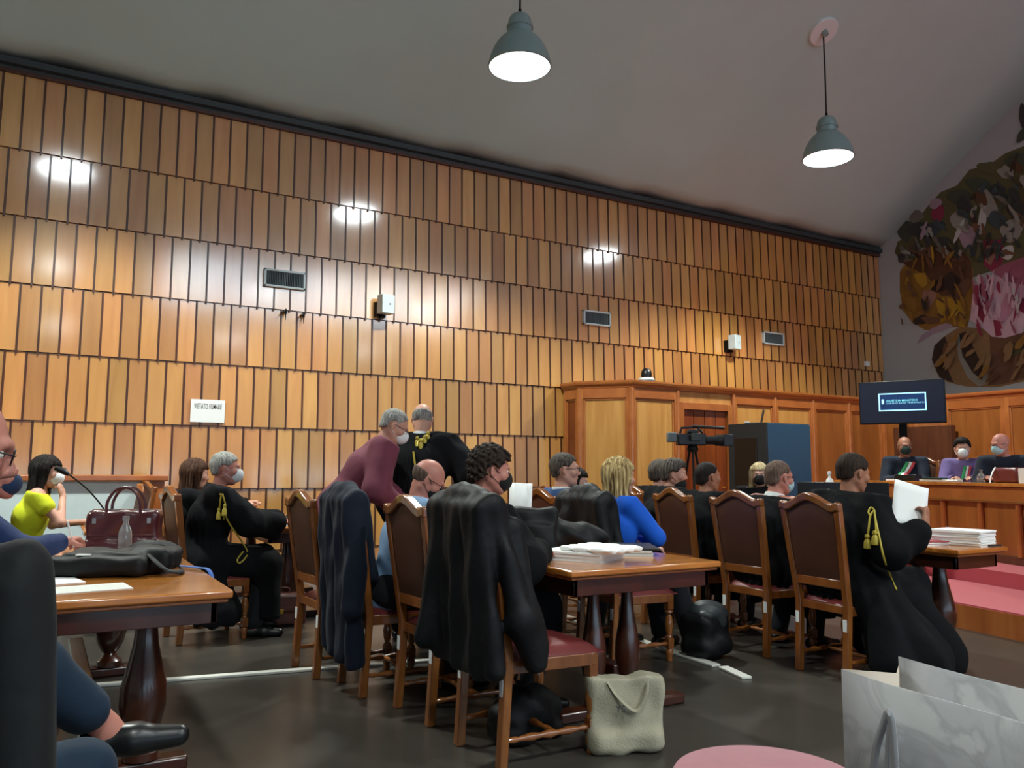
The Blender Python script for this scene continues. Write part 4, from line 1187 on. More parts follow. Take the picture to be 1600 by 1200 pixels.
    def shoes(s, mat='black_plastic', h=.007, only=(0, 1)):
        for i in only:
            a = s.ankles[i]; d = s.foot_dir(i); v = Vol(); n = np.array([0, 0, 1.])
            v.u(capsule(a + np.array([0, 0, -.045]) - d * .04, a + d * .07 + np.array([0, 0, -.045]), .040, .041), .02).u(capsule(a + d * .07 + np.array([0, 0, -.05]), a + d * .185 + np.array([0, 0, -.056]), .041, .030), .03)
            v.plane(a + np.array([0, 0, -.084]), (0, 0, -1)).plane(a + np.array([0, 0, .0]), (0, 0, 1))
            vol_obj('shoe', v, h, mat, s.body)
    def robe(s, mat='black_cloth', h=None, sleeve=1.0, floor=.14, back=.0, amp=.010, seed=1, flare=None, collar=.035, puff=.03, wide=1.0, knees_cover=True):
        """the lawyers' wide black gown"""
        h = h or s.h * 1.4; v = Vol(); P, T, F, Lf, N, ch = s.P, s.T, s.F, s.Lf, s.N, s.ch; p = puff
        v.u(capsule(P, ch, .150 + p, .145 + p, F, .85), .06).u(capsule(ch - Lf * .07, ch + Lf * .07, .135 + p, .135 + p, F, .9), .06)
        v.u(capsule(s.SR + Lf * .02, s.SL - Lf * .02, .070 + p, .070 + p), .07).u(capsule(N - T * .05, N + T * collar, .10 + p * .3, .070), .05)
        for S_, E_, W_ in ((s.SL, s.EL, s.LH), (s.SR, s.ER, s.RH)):
            v.u(capsule(S_, E_, .070 + p, .075 + p), .05)
            W2 = E_ + (W_ - E_) * .93 * sleeve; v.u(capsule(E_, W2, .070 + p * .8, .050 + p * wide * .7), .04)
            dr = np.array([0, 0, -.085 * wide]); v.u(capsule(E_ + dr * .3, W2 + dr * .9, .050 + p * .4, .036), .05)
        if s.sit:
            for i in (0, 1):
                k = s.knees[i]; a = np.array([k[0] + .02, k[1], max(floor + .03, .12)])
                v.u(capsule(s.hipj[i], k, .115 + p, .090 + p * .5), .07)
                if knees_cover: v.u(capsule(k, a, .085 + p * .5, .105), .08)
        else:
            v.u(capsule(P + T * .05, (P[0] - .01, P[1] - .05, floor + .12), .17, .21), .08).u(capsule(P, (P[0] + .02, P[1] + .06, floor + .12), .17, .20), .08)
        for q in (flare or []): v.u(capsule(*q), .08)
        v.plane((0, 0, floor), (0, 0, -1), .01).plane(N + T * collar, T, .006)
        f1 = s.folds(amp, seed)
        def pleat(P_):
            q = P_ - s.P; a = np.arctan2(q[:, 1], q[:, 0]); low = np.clip((s.P[2] + .25 - P_[:, 2]) / .5, 0, 1)
            return f1(P_) + low * .009 * np.sin(a * 16 + 2.5 * np.sin(P_[:, 2] * 5)) + .003 * np.sin(a * 24 + P_[:, 2] * 6)
        v.disp(pleat)
        v.cut(capsule(N + T * (collar - .012), N + T * (collar + .09), .06, .07), .006)
        return vol_obj('robe', v, h, mat, s.body)
    def collar(s, mat='white_shirt', up_=.045, r=.066):
        v = Vol(); v.u(capsule(s.N + s.T * .0, s.N + s.T * up_, r + .014, r + .002), .01).plane(s.N + s.T * (up_ - .004), s.T)
        v.cut(capsule(s.N + s.T * (up_ - .02), s.N + s.T * .12, r - .006, r - .004), .004)
        return vol_obj('shirt_collar', v, .006, mat, s.body)
    def cuffs(s, mat='white_shirt', which='LR'):
        for nm, E_, W_ in (('L', s.EL, s.LH), ('R', s.ER, s.RH)):
            if nm in which:
                d = (W_ - E_) / np.linalg.norm(W_ - E_)
                MB().tube([W_ - d * .05, W_ - d * .01, W_ + d * .008], [.042, .038, .036], n=18).build('shirt_cuff', mat, s.body)
# ------------------------------------------------------------------ the people
from mathutils.bvhtree import BVHTree
def sight(px, py):
    return (fw * 1262.0 + r2 * (px - 800) - u2 * (py - 600)).normalized()
def surface_path(objs, pxs, off=.012):
    """world points lying on the given cloth where the photograph shows the cord"""
    bpy.context.view_layer.update()
    trees = []
    for o in objs:
        mw = o.matrix_world.copy(); me = o.data
        co = np.empty(len(me.vertices) * 3, np.float32); me.vertices.foreach_get('co', co)
        vs = [mw @ Vector(c) for c in co.reshape(-1, 3)]
        trees.append(BVHTree.FromPolygons(vs, [tuple(p.vertices) for p in me.polygons]))
    out = []; org = Vector((0, 0, 1.25))
    for px, py in pxs:
        d = sight(px, py); best = None
        for t_ in trees:
            h_ = t_.ray_cast(org, d)
            if h_[0] is not None and (best is None or h_[3] < best): best = h_[3]
        out.append((px, best))
    known = [b for _, b in out if b is not None]
    if not known: return []
    last = known[0]; res = []
    for (px, b), (px_, py_) in zip(out, pxs):
        if b is None: continue
        last = b
        res.append(org + sight(px_, py_) * (last - off))
    return res
def child_world(mb, name, mat, parent, **k):
    o = mb.build(name, mat, None, **k)
    bpy.context.view_layer.update()
    o.parent = parent; o.matrix_parent_inverse = parent.matrix_world.inverted()
    return o
def smooth_pts(pts, n=5):
    out = []
    for i in range(len(pts) - 1):
        p0 = pts[max(0, i - 1)]; p1 = pts[i]; p2 = pts[i + 1]; p3 = pts[min(len(pts) - 1, i + 2)]
        for k in range(n):
            t_ = k / n
            out.append(.5 * ((2 * p1) + (p2 - p0) * t_ + (2 * p0 - 5 * p1 + 4 * p2 - p3) * t_ ** 2 + (3 * p1 - p0 - 3 * p2 + p3) * t_ ** 3))
    return out + [pts[-1]]
def cord(robe, paths, tassels, r=.006, tr=.022, tl=.07):
    mb = MB()
    for p in paths:
        q = surface_path([robe], p, .012)
        if len(q) > 1: mb.tube(smooth_pts(q), r, n=8)
    if mb.v: child_world(mb, 'gold_cord', 'gold_cord', robe)
    for p in tassels:
        q = surface_path([robe], [p], .025)
        if not q: continue
        c_ = q[0]
        tb = MB().lathe([(.002, .012), (tr * .6, .008), (tr * .7, -.006), (tr * .45, -.014), (tr * .9, -.03), (tr * 1.05, -tl), (tr * .9, -tl - .004), (.002, -tl - .004)], (c_.x, c_.y, c_.z), n=14)
        child_world(tb, 'tassel', 'gold_cord', robe)

# the lawyer with a paper
p = Person((4.42, 3.47, 0), 0, 'seated person in black robe with gold tassels, holding up a white paper', lean=9, side=-3, head=(-14, 12, 0), RH=(.185, -.46, .93), LH=(.40, -.10, .93), RE=(-.2, -.6, -1),
           skin_='skin_tan', feet_x=(.50, .56), knees=.16, sc=1.04, h=.006, palm={'R': {'n': (-.2, .9, .1), 'd': (.35, .1, .75), 'curl': .9, 'pinch': True}})
p.hair('short', 'hair_dark'); rb = p.robe(floor=.015, flare=[((.05, -.20, .5), (.15, -.40, .14), .14, .20), ((.35, -.2, .45), (.52, -.26, .10), .12, .19), ((.0, -.22, .52), (-.02, -.34, .14), .10, .14), ((.3, .1, .4), (.6, .05, .12), .14, .2)], wide=1.1, seed=4, sleeve=.86)
p.cuffs(which='R'); p.shoes(); p.trousers('dark_trousers')
cord(rb, [[(1366, 797), (1368, 812), (1374, 840), (1382, 875), (1392, 902), (1401, 922)], [(1366, 797), (1360, 806), (1357, 828), (1355, 842)], [(1368, 812), (1369, 830), (1367, 838)], [(1366, 797), (1361, 793), (1357, 800), (1360, 806)]], [(1355, 838), (1367, 832)])
H_ = Vector((4.42, 3.47, 0)) + Vector(p.RH)
ph = MB(); P_ = []
for j in range(7):
    r_ = []
    for i in range(7):
        u, v = i / 6 - .5, j / 6
        r_.append((u * .21, .012 * math.sin(u * 3), v * .29 + 0))
    P_.append(r_)
ph.grid(P_); o = ph.build('sheet_of_paper', 'paper', solid=.0012)
o.location = Vector((4.53, 3.07, .918)); o.rotation_euler = (R(-20), R(14), R(-38)); tag(o, 'white sheet of paper held up by the lawyer with gold tassels', 'paper')
PAPER = o

p = Person((4.50, 4.19, 0), 0, 'seated person in dark robe with white shirt collar and pale face mask', lean=15, side=-2, head=(-8, 6, 0), skin_='skin_rosy', h=.007, feet_x=(.3, .35))
p.hair('crop', 'hair_short'); p.robe(seed=6, floor=.2, collar=.0); p.collar(); p.mask('mask_lightblue', 'surg'); p.glasses(); p.shoes(); p.trousers('dark_trousers')
p = Person((4.62, 4.96, 0), 0, 'seated person in black robe with very short dark hair, seen from behind', lean=9, head=(-8, 0, 0), skin_='skin_tan', sc=.97, h=.007)
p.hair('crop', 'hair_black'); p.robe(seed=8, floor=.2); p.shoes(); p.trousers('dark_trousers')
p = Person((4.62, 5.50, 0), -8, 'seated grey-haired person in black robe looking sideways, black mask under the chin', lean=17, head=(-34, 4, 0), skin_='skin_fair', sc=1.03, h=.007)
p.hair('full', 'hair_pepper'); p.robe(seed=9, floor=.2); p.shoes(); p.trousers('dark_trousers')
mk = p.mask('mask_black', 'surg'); mk.location = Vector(p.HR @ np.array([-.012, 0, -.042]))
p = Person((5.05, 6.03, 0), 10, 'seated person with dark grey hair, mostly hidden behind the robed man looking sideways', lean=8, skin_='skin_fair', h=.009)
p.hair('full', 'hair_pepper', .008); p.robe(seed=10, floor=.2); p.trousers('dark_trousers')

# row with the stack of papers
p = Person((1.90, 3.90, 0), -4, 'seated person with thick tousled dark hair in black robe over a blue collar', lean=15, side=-8, head=(-10, 8, 0), skin_='skin_rosy', sc=1.07, h=.006, RH=(.38, -.24, .82), RE=(-.2, -.9, -.6))
p.hair('curly', 'hair_dark', .005); p.robe(seed=11, floor=.25, wide=1.3); p.collar('blue_suit', .04, .072); p.mask('mask_black', 'surg'); p.trousers('dark_trousers'); p.shoes()
p = Person((1.78, 4.52, 0), -6, 'seated balding person in light blue shirt bending the head down', lean=22, head=(-16, 34, 0), skin_='skin_rosy', sc=1.02, h=.006)
p.hair('bald', 'hair_short'); p.torso('sky_shirt', 'shirt', puff=.010, seed=5); p.mask('mask_black', 'surg'); p.glasses(); p.trousers('dark_trousers'); p.shoes()
p = Person((3.32, 6.60, 0), -5, 'half hidden person with receding dark hair behind the standing robed man', lean=6, head=(-30, 4, 0), skin_='skin_fair', h=.008)
p.hair('bald', 'hair_dark'); p.robe(seed=12, floor=.2); p.trousers('dark_trousers')
p = Person((3.36, 5.08, 0), -8, 'seated person in blue jacket with receding dark hair and glasses', lean=2, head=(-22, 0, 0), skin_='skin_fair', h=.007, sc=1.04)
p.hair('short', 'hair_pepper'); p.torso('blue_suit', 'jacket', puff=.018, seed=2); p.collar(); p.glasses(); p.trousers('dark_trousers'); p.shoes()
p = Person((4.04, 5.98, 0), -14, 'seated dark-haired person in white mask behind the man in blue jacket', lean=6, seat=.42, head=(-34, 2, 0), skin_='skin_fair', h=.008, gender='f', sc=.95)
p.hair('bob', 'hair_black', .008); p.torso('black_cloth', 'jacket', seed=7); p.mask('mask_white'); p.trousers('dark_trousers')
p = Person((3.42, 4.50, 0), -2, 'seated blonde person in bright blue knit top with one elbow out', lean=3, head=(-10, 2, 0), skin_='skin_fair', h=.006, gender='f', sc=.97, RH=(.24, .0, .80), RE=(.1, -1, -.45), LH=(.35, .08, .72), feet_x=(.5, .55))
p.hair('bob', 'hair_blonde', .005); p.torso('royal_blue_knit', 'knit_top', puff=.012, seed=8, amp=.005, hem=-.02); p.trousers('dark_trousers'); p.shoes()
# standing men
p = Person((1.86, 5.62, 0), -14, 'standing person in burgundy jacket stooping forward, grey hair and white mask', sit=False, lean=33, head=(-4, 30, 0), skin_='skin_fair', sc=1.07, h=.006, RH=(.40, -.16, .98), LH=(.52, .12, 1.0), RE=(-.5, -.5, -.6))
p.hair('crop', 'hair_grey'); p.mask('mask_white'); p.glasses(); p.torso('burgundy_wool', 'jacket', puff=.042, hem=-.16, seed=9, amp=.007, skirt=[((0, 0, .98), (-.04, 0, .76), .185, .20)]); p.trousers('green_trousers'); p.shoes()
p = Person((2.46, 5.72, 0), 52, 'standing bald person in wide black robe seen from behind, gold tassels on the shoulder', sit=False, lean=17, head=(10, 26, 0), skin_='skin_fair', sc=1.075, h=.006, RH=(.12, -.34, .95), LH=(.30, .30, .98), RE=(-.2, -1, -.4), LE=(-.2, 1, -.4))
p.hair('bald', 'hair_grey'); rb = p.robe(seed=14, floor=.12, wide=1.6, puff=.04, collar=.02); p.collar('white_shirt', .05, .066); p.trousers('dark_trousers'); p.shoes()
cord(rb, [[(671, 674), (668, 679), (663, 684), (657, 688)], [(646, 706), (648, 722), (650, 740), (651, 758), (652, 772)], [(657, 686), (653, 692), (652, 698)]], [(652, 684), (658, 688), (664, 682), (669, 676)], r=.008, tr=.020, tl=.09)

# left side
p = Person((1.08, 6.52, 0), -6, 'seated grey-haired person in black robe with white duckbill mask and gold cords', lean=12, head=(-6, 4, 0), skin_='skin_rosy', sc=1.05, h=.006, RH=(.54, -.06, .84), LH=(.56, .14, .84), RE=(-.4, -.8, -.8))
p.hair('short', 'hair_grey'); p.mask('mask_white'); rb = p.robe(seed=15, floor=.12, wide=1.4, flare=[((-.02, -.12, .5), (.1, -.2, .2), .14, .17)]); p.cuffs(); p.trousers('dark_trousers'); p.shoes()
cord(rb, [[(346, 771), (344, 785), (342, 800)], [(347, 771), (352, 788), (355, 812), (360, 835), (372, 848), (385, 858), (383, 872), (374, 880), (371, 874), (380, 862)], [(350, 790), (350, 812)], [(343, 772), (349, 774)]], [(342, 796), (351, 790)], r=.006, tr=.018, tl=.07)
p = Person((1.02, 7.34, 0), -2, 'seated brown-haired person behind the grey-haired robed man, hands raised', lean=10, head=(2, 6, 0), skin_='skin_fair', gender='f', sc=.97, h=.008, RH=(.50, -.08, .93), LH=(.54, .04, .95), RE=(-.3, -.9, -.7))
p.hair('long', 'hair_brown', .007); p.torso('black_cloth', 'jacket', seed=3); p.trousers('dark_trousers')
p = Person((-.10, 7.55, 0), -4, 'seated dark-haired person in yellow top and white mask, chin on hand', lean=12, head=(-14, 6, 0), skin_='skin_fair', gender='f', sc=1.0, h=.006, RH=(.26, -.07, 1.02), LH=(.42, .18, .80), RE=(.9, -.3, -1), palm={'R': {'d': (-.3, .1, 1), 'n': (-.5, .3, 0), 'curl': 1.1}})
p.hair('long', 'hair_black', .006); p.mask('mask_white'); p.torso('yellow_cotton', 'top', puff=.012, sleeves=0, seed=4, collar=-.01); p.trousers('dark_trousers')
p = Person((-.47, 5.0, 0), -3, 'leaning person in navy suit writing at the table, dark blue mask and bald head', lean=24, head=(0, 0, 0), skin_='skin_rosy', sc=1.04, h=.005, RH=(.58, -.05, .86), LH=(.5, .28, .82), RE=(.3, -.8, -.7), palm={'R': {'curl': .9, 'pinch': True}})
p.mask('mask_blue', 'surg'); p.torso('navy_suit', 'jacket', puff=.022, seed=6, sleeves=.96); p.cuffs(which='R'); p.trousers('dark_trousers'); p.shoes()
Wp = Vector((-.50, 5.0, 0)) + Vector(p.RH)
o = MB().tube([Wp + Vector((.09, -.01, -.03)), Wp + Vector((.05, -.03, .11))], .005, n=8).build('pen', 'white'); tag(o, 'white pen in the writing hand of the man in navy suit', 'pen')
# the man at the left edge, only his brow and crossed leg in the frame
yaw = 15; ca, sa = math.cos(R(yaw)), math.sin(R(yaw)); O_ = (-.245, 1.975)
def loc_(X, Y, Z): dx, dy = X - O_[0], Y - O_[1]; return (dx * ca + dy * sa, -dx * sa + dy * ca, Z)
def dloc(X, Y, Z): v = np.array([X * ca + Y * sa, -X * sa + Y * ca, Z]); return v / np.linalg.norm(v)
p = Person((O_[0], O_[1], 0), yaw, 'person cut off at the picture edge, legs crossed in blue trousers and black loafer', lean=7, head=(-14, 12, 0), skin_='skin_rosy', sc=1.10, h=.005, LH=(.15, .3, .72), RH=(-.02, .02, .74),
           legs=[((.40, .12, .54), (.42, .12, .09)), (loc_(.0, 2.46, .74), loc_(.19, 2.525, .555))], fdir=dloc(.99, -.13, .05))
p.glasses(); p.torso('grey_jacket', 'jacket', puff=.012, seed=5, sleeves=.9); p.collar(); p.shoes('black_plastic')
v = Vol(); v.u(capsule(p.hipj[1], p.knees[1], .10, .078), .04).u(capsule(p.knees[1], p.ankles[1] + (p.knees[1] - p.ankles[1]) * .30, .078, .066), .03).u(capsule(p.hipj[0], p.knees[0], .10, .078), .04).u(capsule(p.knees[0], p.ankles[0], .076, .062), .03).disp(p.folds(.006, 2))
vol_obj('trousers', v, .008, 'jeans_blue', p.body)

# beyond: woman at the screens, and the judges
p = Person((6.60, 6.16, 0), -137, 'blonde person in black robe and black mask facing the room beside the dark cabinet', lean=3, head=(0, 2, 0), skin_='skin_pale', gender='f', sc=.98, h=.007)
p.hair('long', 'hair_platinum', .006); p.mask('mask_black', 'surg'); p.robe(seed=16, floor=.2); p.trousers('dark_trousers')
def sash(person, cloth_o, pxs, cols, w):
    for i, c_ in enumerate(cols):
        q = surface_path([cloth_o], [(x + (i - (len(cols) - 1) / 2) * w, y) for x, y in pxs], .012)
        if len(q) > 1:
            mb = MB().tube(smooth_pts(q), w / 1262 * 10.2 * .55, n=8, flat=.5); child_world(mb, 'sash_stripe', c_, person.body)
M['sash_green'] = plain('sash_green', '#1e8a50', .6); M['sash_red'] = plain('sash_red', '#b8303c', .6)
p = Person((9.62, 6.52, .34), -145, 'judge with bald head, dark green mask and green, white and red sash', lean=10, head=(8, 6, 0), skin_='skin_tan', sc=1.04, h=.007, LH=(.42, .08, .84), RH=(.42, -.10, .84), legs=[((.40, .1, .5), (.2, .1, .1)), ((.40, -.1, .5), (.2, -.1, .1))])
p.hair('bald', 'hair_short'); p.mask('mask_green', 'surg'); p.glasses(); t_ = p.torso('navy_wool', 'jacket', puff=.026, seed=3)
sash(p, t_, [(1423, 722), (1418, 732), (1411, 741), (1404, 748)], ['sash_green', 'white_shirt', 'sash_red'], 5)
p = Person((9.64, 5.77, .34), -150, 'judge with short dark hair, white mask and purple checked top', lean=10, head=(4, 4, 0), skin_='skin_fair', gender='f', sc=.97, h=.007, LH=(.42, .1, .84), RH=(.42, -.1, .84), legs=[((.40, .1, .5), (.2, .1, .1)), ((.40, -.1, .5), (.2, -.1, .1))])
p.hair('full', 'hair_black', .007); p.mask('mask_white'); t_ = p.torso('purple_check', 'shirt', puff=.02, seed=4)
sash(p, t_, [(1512, 728), (1510, 738), (1508, 748)], ['sash_green', 'white_shirt', 'sash_red'], 4)
p = Person((9.5, 5.18, .34), -165, 'judge with bald rosy head and pale blue mask, turned aside', lean=14, head=(-30, 14, 0), skin_='skin_rosy', sc=1.04, h=.007, LH=(.40, .12, .84), RH=(.40, -.12, .84), legs=[((.40, .1, .5), (.2, .1, .1)), ((.40, -.1, .5), (.2, -.1, .1))])
p.mask('mask_lightblue', 'surg'); p.glasses(); p.torso('navy_wool', 'jacket', puff=.026, seed=5)
# ------------------------------------------------------------------ coats on chairs, bags, things on tables
def coat(cx, cy, rz, label, mat, zt=1.13, zb=.42, hw=.25, seed=1, front=.72, thick=.05, extra=(), name='coat', h=.009, amp=.012, cat='coat', group=None):
    v = Vol()
    xb = lambda z: -.215 - max(0, z - .44) * .145
    v.u(capsule((xb(zt), -hw + .05, zt - .05), (xb(zt), hw - .05, zt - .05), .055, .055), .04).u(capsule((xb(zt), -.08, zt - .01), (xb(zt), .08, zt - .01), .05, .05), .05)
    n = 9
    for i in range(n):
        y = -hw + .045 + (2 * hw - .09) * i / (n - 1); z1 = zb - .04 + .02 * math.sin(i * 2.1 + seed)
        v.u(capsule((xb(zt) - .045, y, zt - .07), (xb(.5) - .075, y * 1.03, z1), thick * .8, thick), .03)
        v.u(capsule((xb(zt) + .045, y * .95, zt - .08), (xb(front) + .05, y * .95, front), thick * .7, thick * .8), .03)
    for q in extra: v.u(capsule(*q), .035)
    rn = np.random.RandomState(seed); a_, b_ = rn.uniform(0, 6, 2)
    def f(P): return amp * (np.sin(P[:, 1] * 38 + a_ + 1.3 * np.sin(P[:, 2] * 4 + b_)) * np.clip((zt + .05 - P[:, 2]) * 3, .2, 1) + .35 * np.sin(P[:, 1] * 71 + P[:, 2] * 9 + b_) + .3 * np.sin(P[:, 2] * 21 + P[:, 1] * 18 + a_))
    v.disp(f)
    v.plane((0, 0, zb), (.25, .1, -1), .012)
    o = vol_obj(name, v, h, mat); o.location = (cx, cy, 0); o.rotation_euler[2] = rz
    return tag(o, label, cat, group)
coat(1.97, 3.27, R(2), 'black coats heaped over the back of the empty burgundy-seated chair', 'black_nylon', zt=1.15, zb=.46, hw=.25, seed=3, front=.60, thick=.055,
     extra=[((-.30, -.20, 1.08), (-.20, -.26, .62), .05, .06), ((-.20, -.26, .62), (-.12, -.25, .44), .06, .05), ((-.33, .2, 1.08), (-.40, .24, .5), .05, .05), ((-.2, -.2, 1.0), (-.1, -.24, .5), .05, .05)], name='black_coats', amp=.011)
coat(1.84, 4.58, 0, 'long navy coat hung over a chair between two bare chair backs', 'navy_wool', zt=1.14, zb=.26, hw=.24, seed=5, front=.65, thick=.05, extra=[((-.30, -.2, 1.08), (-.34, -.26, .5), .05, .055)])
coat(3.46, 4.46, 0, 'black padded jacket over the chair back of the blonde in blue', 'black_nylon', zt=1.12, zb=.62, hw=.26, seed=7, front=.75, thick=.055, extra=[((-.32, .24, 1.05), (-.36, .36, .78), .06, .07), ((-.36, .1, .95), (-.44, .26, .74), .07, .07)], name='jacket')
coat(-.19, 1.97, R(85), 'black jacket hung over the chair back at the left edge', 'grey_jacket', zt=1.12, zb=.52, hw=.22, seed=9, front=.7, thick=.035, name='jacket', h=.007, amp=.008,
     extra=[((-.33, -.20, 1.08), (-.36, -.24, .6), .045, .05)])

def bag_vol(name, label, prims, mat, h, loc, rz, f=None, k=.02, cat='bag'):
    v = Vol()
    for q in prims: v.u(q, k)
    if f: v.disp(f)
    o = vol_obj(name, v, h, mat); o.location = loc; o.rotation_euler[2] = rz
    return tag(o, label, cat)
M['wine_leather'] = plain('wine_leather', '#4e2226', .28, noise=.2, bump=.2, bscale=90, coat=.3)
M['brown_case'] = plain('brown_case_leather', '#54302a', .35, noise=.2, bump=.2, bscale=120)
M['canvas'] = plain('cream_canvas', '#a39d88', .9, noise=.12, scale=10, bump=.3, bscale=120)
M['silver'] = plain('silver_fitting', '#c8c8c8', .25, metal=.9)
# wine handbag on the long table
TZ = .775
hb = bag_vol('handbag', 'glossy wine-red leather handbag standing on the long table beside the laptop bag', [rbox((0, 0, .125), (.19, .075, .115), .035), rbox((0, 0, .04), (.20, .09, .035), .02)], 'wine_leather', .008, (.42, 5.05, TZ + .002), R(-18),
             lambda P: .004 * np.sin(P[:, 0] * 40 + 2 * np.sin(P[:, 2] * 20)))
for s_ in (-1, 1):
    pts = [Vector((-.085, s_ * .05, .20)), Vector((-.085, s_ * .06, .28)), Vector((-.05, s_ * .055, .345)), Vector((0, s_ * .05, .365)), Vector((.05, s_ * .055, .345)), Vector((.085, s_ * .06, .28)), Vector((.085, s_ * .05, .20))]
    MB().tube(smooth_pts(pts), .008, n=10).build('handle', 'wine_leather', hb)
zp = MB().box(-.17, .17, -.006, .006, .238, .245).box(-.15, -.13, -.085, -.075, .17, .20).box(.13, .15, -.085, -.075, .17, .20); zp.build('zip_and_buckles', 'silver', hb)
MB().box(-.17, .17, -.082, -.074, .10, .112).build('seam_strap', 'wine_leather', hb, bevel=.003)
# red leather folder, clear bottle
o = MB().box(-.16, .16, -.11, .11, 0, .035).build('folder', 'wine_leather', bevel=.006); o.location = (.52, 5.55, TZ + .001); o.rotation_euler[2] = R(-10); tag(o, 'dark red folder lying on the long table behind the wine handbag', 'folder')
o = MB().lathe([(.001, 0), (.032, 0), (.034, .02), (.034, .12), (.03, .15), (.014, .18), (.014, .20), (.017, .20), (.017, .22), (.001, .22)], n=20).build('water_bottle', 'glass'); o.location = (.40, 4.78, TZ + .001); tag(o, 'clear plastic water bottle in front of the wine handbag', 'bottle')
# laptop bag
lb = bag_vol('laptop_bag', 'flat black laptop bag lying on the near end of the long table', [rbox((0, 0, .045), (.21, .15, .042), .03), rbox((.02, .02, .085), (.17, .12, .02), .015), rbox((.20, .05, .06), (.10, .10, .055), .04)], 'black_nylon', .008, (.27, 4.12, TZ + .002), R(-24),
             lambda P: .005 * np.sin(P[:, 0] * 26 + 2 * np.sin(P[:, 1] * 20)))
pts = [Vector((.20, -.05, .09)), Vector((.30, -.12, .03)), Vector((.34, -.04, .012)), Vector((.30, .1, .012)), Vector((.22, .14, .06))]
MB().tube(smooth_pts(pts), .013, n=8, flat=.4).build('shoulder_strap', 'black_nylon', lb)
o = MB().box(-.03, .03, -.015, .015, 0, .006).build('tag', 'white', lb); o.location = (-.05, -.11, .092)
M['blue_strap'] = plain('blue_webbing', '#2458a8', .6)
pts = [Vector((.42, 4.42, TZ + .05)), Vector((.50, 4.32, TZ + .02)), Vector((.58, 4.22, TZ + .012)), Vector((.66, 4.08, TZ + .012)), Vector((.70, 4.0, TZ + .0)), Vector((.71, 3.92, TZ - .10))]
o = MB().tube(smooth_pts(pts), .011, n=8, flat=.4).build('blue_strap', 'blue_strap'); tag(o, 'blue webbing strap trailing over the end of the long table', 'strap')
bag_vol('pouch', 'crumpled dark grey pouch beside the laptop bag and blue strap', [ellipsoid((0, 0, .05), (.13, .10, .06)), ellipsoid((.09, .05, .04), (.09, .08, .05))], 'black_nylon', .009, (.50, 4.48, TZ + .002), R(20), lambda P: .008 * np.sin(P[:, 0] * 50 + P[:, 1] * 40))
# papers by the writing man
def sheets(x, y, z, w, l, hgt, rz, label, mat='paper', nm='papers', parent=None):
    n = max(1, int(hgt / .006)); mb = MB()
    for i in range(n):
        a_ = random.uniform(-.03, .03) if n > 1 else 0; dx, dy = (random.uniform(-.006, .006), random.uniform(-.006, .006)) if n > 1 else (0, 0); t_ = hgt / n
        mb.box(-w / 2 + dx, w / 2 + dx, -l / 2 + dy, l / 2 + dy, i * t_, (i + 1) * t_ - .0006, rot=Matrix.Rotation(a_, 3, 'Z'))
    o = mb.build(nm, mat); o.location = (x, y, z + .0005); o.rotation_euler[2] = rz; return tag(o, label, 'paper')
sheets(.05, 3.98, TZ, .21, .30, .004, R(12), 'white sheet lying on the table between the black jacket and laptop bag')
sheets(.18, 3.66, TZ, .30, .20, .003, R(6), 'pale paper at the near edge of the long table, below the laptop bag', 'paper_edge')
sheets(.12, 4.86, TZ, .30, .21, .006, R(20), 'white writing pad under the hand of the man in navy suit')
o = MB().box(-.2, .2, -.15, .15, 0, .02).build('folder', 'leather_red', bevel=.004); o.location = (-.02, 4.5, TZ + .001); tag(o, 'thin dark red folder between the white sheet and the writing pad', 'folder')
# gooseneck microphone
mt_ = thing('gooseneck_microphone', 'thin gooseneck microphone standing on the table behind the wine handbag', 'microphone', (.48, 7.1, TZ))
MB().lathe([(.001, 0), (.05, 0), (.05, .02), (.02, .03), (.001, .03)], n=20).build('base', 'black_plastic', mt_)
pts = [Vector((0, 0, .03)), Vector((-.05, 0, .16)), Vector((-.16, .0, .30)), Vector((-.26, .0, .39)), Vector((-.31, 0, .43))]
MB().tube(smooth_pts(pts), .006, n=8).build('neck', 'dark_metal', mt_)
MB().tube([(-.30, 0, .42), (-.34, 0, .45), (-.40, 0, .475)], [.012, .026, .018], n=12).build('windscreen', 'black_plastic', mt_)
# brown briefcase on the floor
bc = bag_vol('briefcase', 'brown leather briefcase with brass clasp on the floor under the black robe', [rbox((0, 0, .13), (.20, .07, .125), .02), rbox((0, -.055, .18), (.19, .03, .07), .015)], 'brown_case', .007, (1.72, 6.70, .003), R(-8), lambda P: .002 * np.sin(P[:, 0] * 30))
MB().prism([(-.195, .235), (.195, .235), (.195, .17), (.03, .12), (-.03, .12), (-.195, .17)], -.09, -.082, 'xz').build('flap', 'brown_case', bc, bevel=.003)
MB().box(-.02, .02, -.10, -.088, .10, .14).build('clasp', 'gold', bc, bevel=.003)
MB().tube(smooth_pts([Vector((-.07, 0, .25)), Vector((-.06, 0, .29)), Vector((.06, 0, .29)), Vector((.07, 0, .25))]), .009).build('handle', 'brown_case', bc)
